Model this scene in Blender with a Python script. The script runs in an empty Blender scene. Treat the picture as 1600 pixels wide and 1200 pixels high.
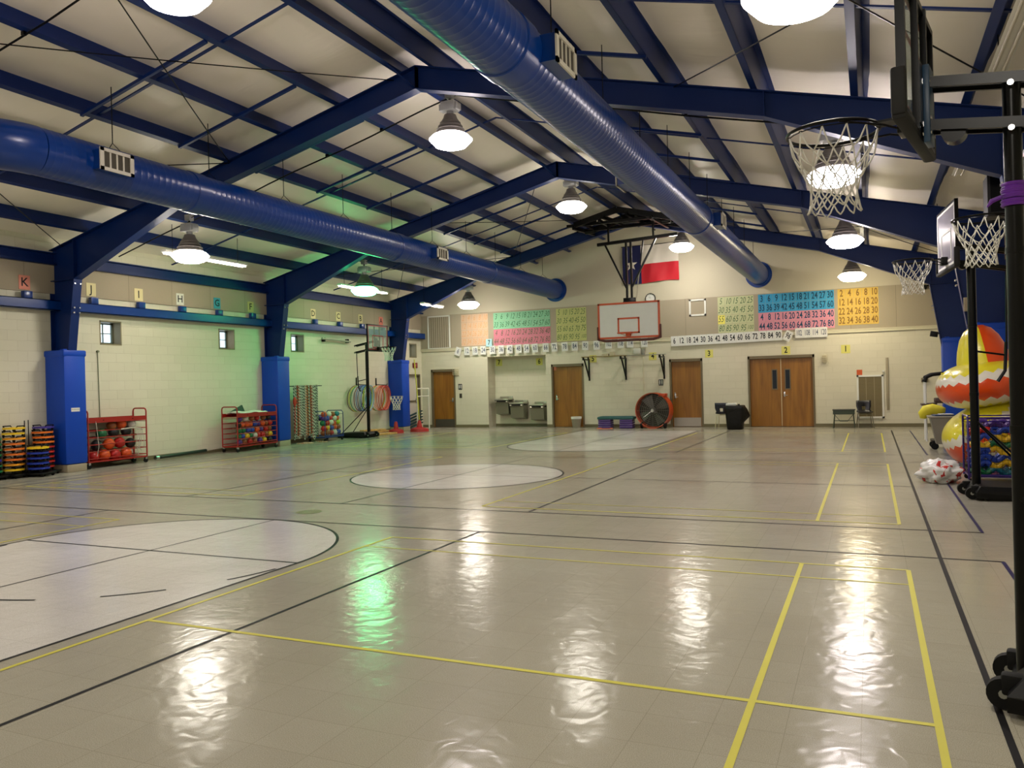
import bpy, bmesh, math, random
from mathutils import Vector, Matrix
random.seed(7)
PI = math.pi
SC = bpy.context.scene
COL = SC.collection

# ------------------------------------------------------------------ camera
cam = bpy.data.cameras.new('camera'); cam.sensor_width = 36.0; cam.lens = 1250.6/1600*36; cam.clip_end = 200
cam_o = bpy.data.objects.new('camera', cam); COL.objects.link(cam_o)
yaw, pitch, roll = 0.420594, -0.00070778, -0.0259247
fwd = Vector((-math.sin(yaw)*math.cos(pitch), math.cos(yaw)*math.cos(pitch), math.sin(pitch)))
rt = Vector((math.cos(yaw), math.sin(yaw), 0)); up = rt.cross(fwd)
r2 = rt*math.cos(roll) + up*math.sin(roll); u2 = -rt*math.sin(roll) + up*math.cos(roll)
cam_o.matrix_world = Matrix(((r2.x, u2.x, -fwd.x, 0), (r2.y, u2.y, -fwd.y, 0), (r2.z, u2.z, -fwd.z, 1.55), (0, 0, 0, 1)))
SC.camera = cam_o
# ------------------------------------------------------------------ world, exposure
w = bpy.data.worlds.new('world'); SC.world = w; w.use_nodes = True
w.node_tree.nodes['Background'].inputs[0].default_value = (0.75, 0.87, 1.0, 1)
w.node_tree.nodes['Background'].inputs[1].default_value = 1.3
SC.view_settings.view_transform = 'Standard'; SC.view_settings.look = 'None'
SC.view_settings.gamma = 1.0; SC.view_settings.use_curve_mapping = False
SC.view_settings.exposure = 1.0
LAMP_L = 34.0       # radiance of the glowing refractors

# ------------------------------------------------------------------ materials
def lin(c):
    c = c/255.0
    return c/12.92 if c <= 0.04045 else ((c+0.055)/1.055)**2.4
def rgb(h):
    if isinstance(h, str):
        h = h.lstrip('#'); h = tuple(int(h[i:i+2], 16) for i in (0, 2, 4))
    return (lin(h[0]), lin(h[1]), lin(h[2]), 1.0)
MC = {}
def mat(name, col, rough=0.5, metal=0.0, spec=0.5, coat=0.0, emit=None, es=0.0, bump=None, alpha=None, var=0.0, trans=0.0):
    """principled material; bump=(scale,strength,distance); var = colour variation by noise"""
    if name in MC: return MC[name]
    m = bpy.data.materials.new(name); m.use_nodes = True; nt = m.node_tree
    b = nt.nodes['Principled BSDF']; I = b.inputs
    c = rgb(col); I['Base Color'].default_value = c
    I['Roughness'].default_value = rough; I['Metallic'].default_value = metal
    I['Specular IOR Level'].default_value = spec; I['Coat Weight'].default_value = coat
    if trans: I['Transmission Weight'].default_value = trans
    if emit is not None:
        I['Emission Color'].default_value = rgb(emit); I['Emission Strength'].default_value = es
    tc = nt.nodes.new('ShaderNodeTexCoord')
    n = nt.nodes.new('ShaderNodeTexNoise'); n.inputs['Scale'].default_value = bump[0] if bump else 6.0
    n.inputs['Detail'].default_value = 4
    nt.links.new(tc.outputs['Object'], n.inputs['Vector'])
    v = var if var else 0.05
    mx = nt.nodes.new('ShaderNodeMix'); mx.data_type = 'RGBA'
    mx.inputs['A'].default_value = tuple(min(1, x*(1-v)) for x in c[:3])+(1,)
    mx.inputs['B'].default_value = tuple(min(1, x*(1+v)) for x in c[:3])+(1,)
    nt.links.new(n.outputs['Fac'], mx.inputs['Factor']); nt.links.new(mx.outputs['Result'], I['Base Color'])
    if bump:
        bp = nt.nodes.new('ShaderNodeBump'); bp.inputs['Strength'].default_value = bump[1]; bp.inputs['Distance'].default_value = bump[2]
        nt.links.new(n.outputs['Fac'], bp.inputs['Height']); nt.links.new(bp.outputs['Normal'], I['Normal'])
    MC[name] = m
    return m

def floor_mat(name, base, tile=True):
    m = bpy.data.materials.new(name); m.use_nodes = True; nt = m.node_tree; N = nt.nodes; L = nt.links
    b = N['Principled BSDF']; b.inputs['Specular IOR Level'].default_value = 0.12
    b.inputs['Coat Weight'].default_value = 0.0; b.inputs['Coat Roughness'].default_value = 0.08
    g = N.new('ShaderNodeNewGeometry')
    sp = N.new('ShaderNodeTexNoise'); sp.inputs['Scale'].default_value = 240; sp.inputs['Detail'].default_value = 2
    L.new(g.outputs['Position'], sp.inputs['Vector'])
    rp = N.new('ShaderNodeValToRGB'); c = rgb(base)
    rp.color_ramp.elements[0].position = 0.36; rp.color_ramp.elements[1].position = 0.62
    rp.color_ramp.elements[0].color = (c[0]*0.78, c[1]*0.76, c[2]*0.71, 1); rp.color_ramp.elements[1].color = (c[0]*1.1, c[1]*1.1, c[2]*1.1, 1)
    L.new(sp.outputs['Fac'], rp.inputs['Fac'])
    last = rp.outputs['Color']
    big = N.new('ShaderNodeTexNoise'); big.inputs['Scale'].default_value = 0.6; big.inputs['Detail'].default_value = 5
    L.new(g.outputs['Position'], big.inputs['Vector'])
    bm_ = N.new('ShaderNodeMix'); bm_.data_type = 'RGBA'; bm_.blend_type = 'MULTIPLY'; bm_.inputs['Factor'].default_value = 1
    r2_ = N.new('ShaderNodeValToRGB'); r2_.color_ramp.elements[0].position = 0.3; r2_.color_ramp.elements[1].position = 0.7
    r2_.color_ramp.elements[0].color = (0.88, 0.86, 0.84, 1); r2_.color_ramp.elements[1].color = (1, 1, 1, 1)
    L.new(big.outputs['Fac'], r2_.inputs['Fac']); L.new(last, bm_.inputs['A']); L.new(r2_.outputs['Color'], bm_.inputs['B'])
    last = bm_.outputs['Result']
    # per tile value and joints
    off = N.new('ShaderNodeVectorMath'); off.operation = 'ADD'; off.inputs[1].default_value = (0.07+30*0.305, 30*0.305-0.28, 0)
    L.new(g.outputs['Position'], off.inputs[0])
    br = N.new('ShaderNodeTexBrick'); br.offset = 0.0; br.squash = 1.0
    br.inputs['Scale'].default_value = 1.0; br.inputs['Brick Width'].default_value = 0.305; br.inputs['Row Height'].default_value = 0.305
    br.inputs['Mortar Size'].default_value = 0.0014; br.inputs['Mortar Smooth'].default_value = 0.2
    br.inputs['Color1'].default_value = (1, 1, 1, 1); br.inputs['Color2'].default_value = (0.955, 0.95, 0.945, 1); br.inputs['Mortar'].default_value = (0.62, 0.60, 0.56, 1)
    L.new(off.outputs['Vector'], br.inputs['Vector'])
    mm = N.new('ShaderNodeMix'); mm.data_type = 'RGBA'; mm.blend_type = 'MULTIPLY'; mm.inputs['Factor'].default_value = 0.75
    L.new(last, mm.inputs['A']); L.new(br.outputs['Color'], mm.inputs['B'])
    L.new(mm.outputs['Result'], b.inputs['Base Color'])
    # waviness of the waxed tile
    wv = N.new('ShaderNodeTexNoise'); wv.inputs['Scale'].default_value = 1.9; wv.inputs['Detail'].default_value = 1.5; wv.inputs['Roughness'].default_value = 0.55
    L.new(g.outputs['Position'], wv.inputs['Vector'])
    b0 = N.new('ShaderNodeBump'); b0.inputs['Strength'].default_value = 0.25; b0.inputs['Distance'].default_value = 0.02
    L.new(wv.outputs['Fac'], b0.inputs['Height'])
    w2 = N.new('ShaderNodeTexNoise'); w2.inputs['Scale'].default_value = 9; w2.inputs['Detail'].default_value = 1; w2.inputs['Distortion'].default_value = 0.6
    L.new(g.outputs['Position'], w2.inputs['Vector'])
    b1 = N.new('ShaderNodeBump'); b1.inputs['Strength'].default_value = 0.6; b1.inputs['Distance'].default_value = 0.0045
    L.new(w2.outputs['Fac'], b1.inputs['Height']); L.new(b0.outputs['Normal'], b1.inputs['Normal'])
    b2 = N.new('ShaderNodeBump'); b2.inputs['Strength'].default_value = 0.10; b2.inputs['Distance'].default_value = 0.001
    L.new(br.outputs['Fac'], b2.inputs['Height']); L.new(b1.outputs['Normal'], b2.inputs['Normal']); b2.invert = True
    L.new(b2.outputs['Normal'], b.inputs['Normal']); L.new(b1.outputs['Normal'], b.inputs['Coat Normal'])
    rr = N.new('ShaderNodeMapRange'); rr.inputs['To Min'].default_value = 0.13; rr.inputs['To Max'].default_value = 0.21
    L.new(big.outputs['Fac'], rr.inputs['Value']); L.new(rr.outputs['Result'], b.inputs['Roughness'])
    return m

def block_mat(name, base, axis):
    """painted concrete block; axis 'x' for walls facing x, 'y' for walls facing y"""
    m = bpy.data.materials.new(name); m.use_nodes = True; nt = m.node_tree; N = nt.nodes; L = nt.links
    b = N['Principled BSDF']; b.inputs['Roughness'].default_value = 0.55; b.inputs['Specular IOR Level'].default_value = 0.35
    g = N.new('ShaderNodeNewGeometry'); s = N.new('ShaderNodeSeparateXYZ'); cb = N.new('ShaderNodeCombineXYZ')
    L.new(g.outputs['Position'], s.inputs[0])
    ad = N.new('ShaderNodeMath'); ad.operation = 'ADD'; ad.inputs[1].default_value = 20.3
    L.new(s.outputs['Y' if axis == 'x' else 'X'], ad.inputs[0]); L.new(ad.outputs[0], cb.inputs['X']); L.new(s.outputs['Z'], cb.inputs['Y'])
    br = N.new('ShaderNodeTexBrick'); br.inputs['Scale'].default_value = 1; br.inputs['Brick Width'].default_value = 0.406; br.inputs['Row Height'].default_value = 0.203
    br.inputs['Mortar Size'].default_value = 0.006; br.inputs['Mortar Smooth'].default_value = 0.6
    c = rgb(base); br.inputs['Color1'].default_value = c; br.inputs['Color2'].default_value = (c[0]*.96, c[1]*.96, c[2]*.95, 1)
    br.inputs['Mortar'].default_value = (c[0]*.90, c[1]*.89, c[2]*.87, 1)
    L.new(cb.outputs[0], br.inputs['Vector']); L.new(br.outputs['Color'], b.inputs['Base Color'])
    n = N.new('ShaderNodeTexNoise'); n.inputs['Scale'].default_value = 45; n.inputs['Detail'].default_value = 4; L.new(g.outputs['Position'], n.inputs['Vector'])
    b1 = N.new('ShaderNodeBump'); b1.inputs['Strength'].default_value = 0.25; b1.inputs['Distance'].default_value = 0.004; L.new(n.outputs['Fac'], b1.inputs['Height'])
    b2 = N.new('ShaderNodeBump'); b2.invert = True; b2.inputs['Strength'].default_value = 0.5; b2.inputs['Distance'].default_value = 0.006
    L.new(br.outputs['Fac'], b2.inputs['Height']); L.new(b1.outputs['Normal'], b2.inputs['Normal']); L.new(b2.outputs['Normal'], b.inputs['Normal'])
    return m

def felt_mat(name, base, axis):
    m = bpy.data.materials.new(name); m.use_nodes = True; nt = m.node_tree; N = nt.nodes; L = nt.links
    b = N['Principled BSDF']; b.inputs['Roughness'].default_value = 0.95; b.inputs['Specular IOR Level'].default_value = 0.1
    g = N.new('ShaderNodeNewGeometry'); s = N.new('ShaderNodeSeparateXYZ'); cb = N.new('ShaderNodeCombineXYZ')
    L.new(g.outputs['Position'], s.inputs[0]); ad = N.new('ShaderNodeMath'); ad.operation = 'ADD'; ad.inputs[1].default_value = 20.0
    L.new(s.outputs['Y' if axis == 'x' else 'X'], ad.inputs[0]); L.new(ad.outputs[0], cb.inputs['X']); cb.inputs['Y'].default_value = 4.5
    br = N.new('ShaderNodeTexBrick'); br.offset = 0; br.inputs['Scale'].default_value = 1; br.inputs['Brick Width'].default_value = 1.22; br.inputs['Row Height'].default_value = 9
    br.inputs['Mortar Size'].default_value = 0.006; c = rgb(base)
    br.inputs['Color1'].default_value = c; br.inputs['Color2'].default_value = (c[0]*.93, c[1]*.93, c[2]*.92, 1); br.inputs['Mortar'].default_value = (c[0]*.6, c[1]*.6, c[2]*.6, 1)
    L.new(cb.outputs[0], br.inputs['Vector'])
    n = N.new('ShaderNodeTexNoise'); n.inputs['Scale'].default_value = 60; n.inputs['Detail'].default_value = 5; L.new(g.outputs['Position'], n.inputs['Vector'])
    mx = N.new('ShaderNodeMix'); mx.data_type = 'RGBA'; mx.blend_type = 'MULTIPLY'; mx.inputs['Factor'].default_value = 0.18
    L.new(br.outputs['Color'], mx.inputs['A']); L.new(n.outputs['Color'], mx.inputs['B']); L.new(mx.outputs['Result'], b.inputs['Base Color'])
    b1 = N.new('ShaderNodeBump'); b1.inputs['Strength'].default_value = 0.4; b1.inputs['Distance'].default_value = 0.004; L.new(n.outputs['Fac'], b1.inputs['Height']); L.new(b1.outputs['Normal'], b.inputs['Normal'])
    return m

def insulation_mat():
    m = bpy.data.materials.new('roof_insulation'); m.use_nodes = True; nt = m.node_tree; N = nt.nodes; L = nt.links
    b = N['Principled BSDF']; b.inputs['Base Color'].default_value = rgb('#f4ebdb'); b.inputs['Roughness'].default_value = 0.42
    g = N.new('ShaderNodeNewGeometry'); mp = N.new('ShaderNodeMapping'); mp.inputs['Scale'].default_value = (0.9, 3.2, 1)
    L.new(g.outputs['Position'], mp.inputs['Vector'])
    n = N.new('ShaderNodeTexNoise'); n.inputs['Scale'].default_value = 0.8; n.inputs['Detail'].default_value = 3; n.inputs['Distortion'].default_value = 1.0; L.new(mp.outputs[0], n.inputs['Vector'])
    n2 = N.new('ShaderNodeTexNoise'); n2.inputs['Scale'].default_value = 30; n2.inputs['Detail'].default_value = 2; L.new(g.outputs['Position'], n2.inputs['Vector'])
    b1 = N.new('ShaderNodeBump'); b1.inputs['Strength'].default_value = 0.4; b1.inputs['Distance'].default_value = 0.03; L.new(n.outputs['Fac'], b1.inputs['Height'])
    b2 = N.new('ShaderNodeBump'); b2.inputs['Strength'].default_value = 0.15; b2.inputs['Distance'].default_value = 0.003; L.new(n2.outputs['Fac'], b2.inputs['Height']); L.new(b1.outputs['Normal'], b2.inputs['Normal'])
    L.new(b2.outputs['Normal'], b.inputs['Normal'])
    return m

def wood_mat(name, base, scale=1.0):
    m = bpy.data.materials.new(name); m.use_nodes = True; nt = m.node_tree; N = nt.nodes; L = nt.links
    b = N['Principled BSDF']; b.inputs['Roughness'].default_value = 0.38; c = rgb(base)
    tc = N.new('ShaderNodeTexCoord'); mp = N.new('ShaderNodeMapping'); mp.inputs['Scale'].default_value = (9*scale, 9*scale, 0.7*scale); L.new(tc.outputs['Object'], mp.inputs[0])
    n = N.new('ShaderNodeTexNoise'); n.inputs['Scale'].default_value = 1.2; n.inputs['Detail'].default_value = 7; n.inputs['Distortion'].default_value = 0.8; L.new(mp.outputs[0], n.inputs['Vector'])
    r = N.new('ShaderNodeValToRGB'); r.color_ramp.elements[0].position = .3; r.color_ramp.elements[1].position = .7
    r.color_ramp.elements[0].color = (c[0]*.72, c[1]*.66, c[2]*.6, 1); r.color_ramp.elements[1].color = (c[0]*1.15, c[1]*1.15, c[2]*1.15, 1)
    L.new(n.outputs['Fac'], r.inputs['Fac']); L.new(r.outputs['Color'], b.inputs['Base Color'])
    return m

def stripe_mat(name, c1, c2, rep):
    """beaded rope: bands of two colours along z"""
    m = bpy.data.materials.new(name); m.use_nodes = True; nt = m.node_tree; N = nt.nodes; L = nt.links
    rep *= random.uniform(.8, 1.25)
    b = N['Principled BSDF']; b.inputs['Roughness'].default_value = 0.35
    tc = N.new('ShaderNodeTexCoord'); s = N.new('ShaderNodeSeparateXYZ'); L.new(tc.outputs['Object'], s.inputs[0])
    a = N.new('ShaderNodeMath'); a.operation = 'MULTIPLY_ADD'; a.inputs[1].default_value = 3.0; L.new(s.outputs['Y'], a.inputs[0]); L.new(s.outputs['Z'], a.inputs[2])
    f = N.new('ShaderNodeMath'); f.operation = 'MULTIPLY_ADD'; f.inputs[1].default_value = rep; f.inputs[2].default_value = 40+random.random(); L.new(a.outputs[0], f.inputs[0])
    fr = N.new('ShaderNodeMath'); fr.operation = 'FRACT'; L.new(f.outputs[0], fr.inputs[0])
    st = N.new('ShaderNodeMath'); st.operation = 'GREATER_THAN'; st.inputs[1].default_value = 0.6; L.new(fr.outputs[0], st.inputs[0])
    mx = N.new('ShaderNodeMix'); mx.data_type = 'RGBA'; mx.inputs['A'].default_value = rgb(c1); mx.inputs['B'].default_value = rgb(c2)
    L.new(st.outputs[0], mx.inputs['Factor']); L.new(mx.outputs['Result'], b.inputs['Base Color'])
    return m

def glow_mat(name, col, strength):
    m = bpy.data.materials.new(name); m.use_nodes = True; nt = m.node_tree
    b = nt.nodes['Principled BSDF']; b.inputs['Base Color'].default_value = (.8, .8, .8, 1)
    b.inputs['Emission Color'].default_value = rgb(col); b.inputs['Emission Strength'].default_value = strength
    return m

FLOOR = floor_mat('vinyl_tile', '#aba89a'); FILL = floor_mat('pale_floor_paint', '#dad9d6')
BLK_LINE = mat('black_court_tape', '#0c0b0c', .5, spec=.15); YEL_LINE = mat('yellow_court_tape', '#c9c248', .45, spec=.2); PUR_LINE = mat('purple_court_tape', '#1f1a4c', .45, spec=.2)
BLOCK_X = block_mat('painted_block_side', '#d6d2bb', 'x'); BLOCK_Y = block_mat('painted_block_end', '#d3cdb8', 'y')
FELT_X = felt_mat('felt_panel_side', '#b0a48f', 'x'); FELT_Y = felt_mat('felt_panel_end', '#ada28e', 'y')
BOARD_W = mat('painted_sheetrock', '#bfb7a2', .8, bump=(50, .1, .002))
INSUL = insulation_mat()
STEEL = mat('navy_painted_steel', '#00215c', .42, spec=.3, bump=(3, .08, .01), var=.08)
DUCT = mat('navy_painted_duct', '#00327c', .28, spec=.5, bump=(5, .1, .01))
PADBLUE = mat('blue_vinyl_pad', '#003fae', .45, spec=.35, bump=(4, .12, .01))
BLACK = mat('black_plastic', '#030303', .45, spec=.25); BLKMET = mat('black_powder_coat', '#030303', .3, spec=.22)
CHROME = mat('bright_steel', '#c8c8c8', .25, metal=1); GALV = mat('galvanised_metal', '#a9a9a6', .4, metal=.6)
ALU = mat('spun_aluminium', '#67625e', .5, metal=.4)
WHITE = mat('white_paint', '#e3e0d8', .5); CREAM = mat('cream_trim', '#cfc8ac', .5); BASEBRN = mat('olive_rubber_base', '#6b6347', .5)
WOOD = wood_mat('oak_door', '#8e5f1e'); DFRAME = mat('brown_steel_frame', '#6b5f46', .45)
RED = mat('red_powder_coat', '#93180f', .4); PLANK = wood_mat('pine_board', '#d2a868', .6)
NETW = mat('white_net_cord', '#d9d6cc', .8); RUBBER = mat('dark_rubber', '#0c0c0c', .7, spec=.25)
SS = mat('brushed_stainless', '#8e8a7c', .35, metal=.8); GREY = mat('grey_plastic', '#8a8a80', .55)
CONC = mat('concrete_plinth', '#9c917a', .8, bump=(30, .3, .004))
PAPERW = mat('white_card', '#dcdcd6', .85); INK = mat('black_ink', '#17171c', .8); FINK = mat('pencil_ink', '#55524a', .85)
ORANGE = mat('orange_enamel', '#b8441a', .4)

# ------------------------------------------------------------------ mesh builder
class MB:
    def __init__(s): s.v = []; s.f = []; s.m = []
    def add(s, vs, fs, mi=0, M=None):
        o = len(s.v)
        for p in vs:
            p = Vector(p); s.v.append(tuple(M @ p) if M else tuple(p))
        for f in fs: s.f.append(tuple(i+o for i in f)); s.m.append(mi)
        return s
    def box(s, c, d, mi=0, rz=0, M=None, bev=0.0):
        x, y, z = d[0]/2, d[1]/2, d[2]/2
        R = Matrix.Translation(c) @ Matrix.Rotation(rz, 4, 'Z')
        if M: R = M @ R
        if bev > 0:
            b = min(bev, x*.9, y*.9, z*.9); vs = []; 
            bm = bmesh.new(); bmesh.ops.create_cube(bm, size=2)
            for v in bm.verts: v.co = Vector((v.co.x*x, v.co.y*y, v.co.z*z))
            bmesh.ops.bevel(bm, geom=list(bm.edges), offset=b, segments=2, affect='EDGES', profile=.5)
            bm.verts.index_update(); vs = [v.co.copy() for v in bm.verts]; fs = [[v.index for v in f.verts] for f in bm.faces]; bm.free()
            return s.add(vs, fs, mi, R)
        vs = [(i*x, j*y, k*z) for k in (-1, 1) for j in (-1, 1) for i in (-1, 1)]
        return s.add(vs, [(0, 2, 3, 1), (4, 5, 7, 6), (0, 1, 5, 4), (2, 6, 7, 3), (0, 4, 6, 2), (1, 3, 7, 5)], mi, R)
    def bb(s, a, b, mi=0, bev=0.0):
        return s.box([(a[i]+b[i])/2 for i in range(3)], [abs(b[i]-a[i]) for i in range(3)], mi, bev=bev)
    def tube(s, pts, r, n=8, mi=0, closed=False, caps=True):
        P = [Vector(p) for p in pts]; L = len(P); rr = r if hasattr(r, '__len__') else [r]*L
        T = []
        for i in range(L):
            a = P[(i-1) % L] if (closed or i > 0) else P[i]; b = P[(i+1) % L] if (closed or i < L-1) else P[i]
            t = (b-a); T.append(t.normalized() if t.length > 1e-9 else Vector((0, 0, 1)))
        u = T[0].orthogonal().normalized(); vs = []; fs = []
        for i in range(L):
            u = (u - T[i]*u.dot(T[i]));
            u = u.normalized() if u.length > 1e-6 else T[i].orthogonal().normalized()
            w_ = T[i].cross(u)
            for k in range(n):
                a = 2*PI*k/n; vs.append(P[i] + (u*math.cos(a)+w_*math.sin(a))*rr[i])
        for i in range(L if closed else L-1):
            j = (i+1) % L
            for k in range(n): fs.append((i*n+k, i*n+(k+1) % n, j*n+(k+1) % n, j*n+k))
        if caps and not closed: fs.append(tuple(range(n-1, -1, -1))); fs.append(tuple((L-1)*n+k for k in range(n)))
        return s.add(vs, fs, mi)
    def beam(s, a, b, wd, ht, mi=0, upv=(0, 0, 1)):
        a, b = Vector(a), Vector(b); t = (b-a); L = t.length; t.normalize(); upv = Vector(upv)
        if abs(t.dot(upv)) > .99: upv = Vector((1, 0, 0))
        sx = t.cross(upv).normalized(); uz = sx.cross(t)
        M = Matrix(((t.x, sx.x, uz.x, (a.x+b.x)/2), (t.y, sx.y, uz.y, (a.y+b.y)/2), (t.z, sx.z, uz.z, (a.z+b.z)/2), (0, 0, 0, 1)))
        return s.box((0, 0, 0), (L, wd, ht), mi, M=M)
    def lathe(s, prof, n=24, mi=0, M=None, arc=None):
        vs = []; fs = []; m = len(prof)
        for k in range(n):
            a = 2*PI*k/n
            for (r, z) in prof: vs.append((r*math.cos(a), r*math.sin(a), z))
        for k in range(n):
            k2 = (k+1) % n
            for i in range(m-1): fs.append((k*m+i, k2*m+i, k2*m+i+1, k*m+i+1))
        return s.add(vs, fs, mi, M)
    def cyl(s, a, b, r, n=16, mi=0): return s.tube([a, b], r, n, mi)
    def sphere(s, c, r, n=16, mi=0, M=None):
        vs = []; fs = []; h = n//2; r = r if hasattr(r, '__len__') else (r, r, r)
        for i in range(1, h):
            t = PI*i/h
            for k in range(n): a = 2*PI*k/n; vs.append((c[0]+r[0]*math.sin(t)*math.cos(a), c[1]+r[1]*math.sin(t)*math.sin(a), c[2]+r[2]*math.cos(t)))
        vs.append((c[0], c[1], c[2]+r[2])); vs.append((c[0], c[1], c[2]-r[2])); tp = len(vs)-2
        for i in range(h-2):
            for k in range(n): fs.append((i*n+k, (i+1)*n+k, (i+1)*n+(k+1) % n, i*n+(k+1) % n))
        for k in range(n): fs.append((tp, k, (k+1) % n)); fs.append((tp+1, (h-2)*n+(k+1) % n, (h-2)*n+k))
        return s.add(vs, fs, mi, M)
    def prism(s, poly, fn, mi=0):
        """poly in 2D; fn(u,v,side) -> 3D for side 0/1"""
        n = len(poly); vs = [fn(u, v, 0) for u, v in poly]+[fn(u, v, 1) for u, v in poly]
        fs = [tuple(range(n)), tuple(range(2*n-1, n-1, -1))]+[(i, (i+1) % n, n+(i+1) % n, n+i) for i in range(n)]
        return s.add(vs, fs, mi)
    def torus(s, c, R, r, n=32, k=8, mi=0, M=None):
        vs = []; fs = []
        for i in range(n):
            a = 2*PI*i/n
            for j in range(k): b = 2*PI*j/k; vs.append((c[0]+(R+r*math.cos(b))*math.cos(a), c[1]+(R+r*math.cos(b))*math.sin(a), c[2]+r*math.sin(b)))
        for i in range(n):
            for j in range(k): fs.append((i*k+j, ((i+1) % n)*k+j, ((i+1) % n)*k+(j+1) % k, i*k+(j+1) % k))
        return s.add(vs, fs, mi, M)
    def text(s, txt, M, mi=0, size=1.0, bold=0.0, squash=1.0):
        vs, fs = glyphs(txt, bold)
        return s.add([(x*size*squash, y*size, z) for x, y, z in vs], fs, mi, M)
    def mesh(s, name, mats, smooth=True, sharp=0.6, fix=True):
        me = bpy.data.meshes.new(name); me.from_pydata(s.v, [], s.f)
        for m in (mats if isinstance(mats, (list, tuple)) else [mats]): me.materials.append(m)
        me.polygons.foreach_set('material_index', s.m)
        if fix:
            bm = bmesh.new(); bm.from_mesh(me); bmesh.ops.recalc_face_normals(bm, faces=bm.faces[:]); bm.to_mesh(me); bm.free()
        if smooth:
            me.polygons.foreach_set('use_smooth', [True]*len(me.polygons)); me.set_sharp_from_angle(angle=sharp)
        me.update(); return me
    def build(s, name, mats, parent=None, loc=(0, 0, 0), rz=0, **k):
        o = bpy.data.objects.new(name, s.mesh(name, mats, **k)); COL.objects.link(o)
        o.location = loc; o.rotation_euler.z = rz
        if parent: o.parent = parent
        return o
GC = {}
def glyphs(txt, bold):
    key = (txt, bold)
    if key not in GC:
        cu = bpy.data.curves.new('glyph', 'FONT'); cu.body = txt; cu.align_x = 'CENTER'; cu.align_y = 'CENTER'; cu.offset = bold; cu.resolution_u = 2
        ob = bpy.data.objects.new('glyph', cu); me = bpy.data.meshes.new_from_object(ob)
        GC[key] = ([tuple(v.co) for v in me.vertices], [tuple(p.vertices) for p in me.polygons])
        bpy.data.objects.remove(ob); bpy.data.curves.remove(cu); bpy.data.meshes.remove(me)
    return GC[key]
def tag(o, label=None, cat=None, group=None, kind=None):
    if label: o['label'] = label
    if cat: o['category'] = cat
    if group: o['group'] = group
    if kind: o['kind'] = kind
    return o
def thing(name, label, cat, loc=(0, 0, 0), rz=0, group=None):
    o = bpy.data.objects.new(name, None); COL.objects.link(o); o.empty_display_size = .1
    o.location = loc; o.rotation_euler.z = rz
    return tag(o, label, cat, group)
def struct(o): o['kind'] = 'structure'; return o
def copy_tree(o, parent=None):
    c = o.copy(); COL.objects.link(c)
    if parent: c.parent = parent
    for ch in [x for x in bpy.data.objects if x.parent == o]: copy_tree(ch, c)
    return c
ORD = ['first', 'second', 'third', 'fourth', 'fifth', 'sixth', 'seventh', 'eighth', 'ninth', 'tenth', 'eleventh', 'twelfth', 'thirteenth', 'fourteenth', 'fifteenth', 'sixteenth', 'seventeenth', 'eighteenth', 'nineteenth', 'twentieth']
# text facing: wall at back (reads looking +y) and wall at left (reads looking -x)
def face_back(x, y, z, rot=0): return Matrix.Translation((x, y, z)) @ Matrix.Rotation(rot, 4, 'Y') @ Matrix.Rotation(PI/2, 4, 'X')
def face_left(x, y, z): return Matrix.Translation((x, y, z)) @ Matrix.Rotation(PI/2, 4, 'Z') @ Matrix.Rotation(PI/2, 4, 'X')

# ------------------------------------------------------------------ dimensions
XL, XR, YB, YF, XC = -15.2, 2.38, 25.8, -3.0, -6.5
FR = [11.15, 17.45, 23.75]
def rz_(x): return 6.65 - .2475*abs(x-XC)      # top line of the rafters
SL = math.atan(.2475)

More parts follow.
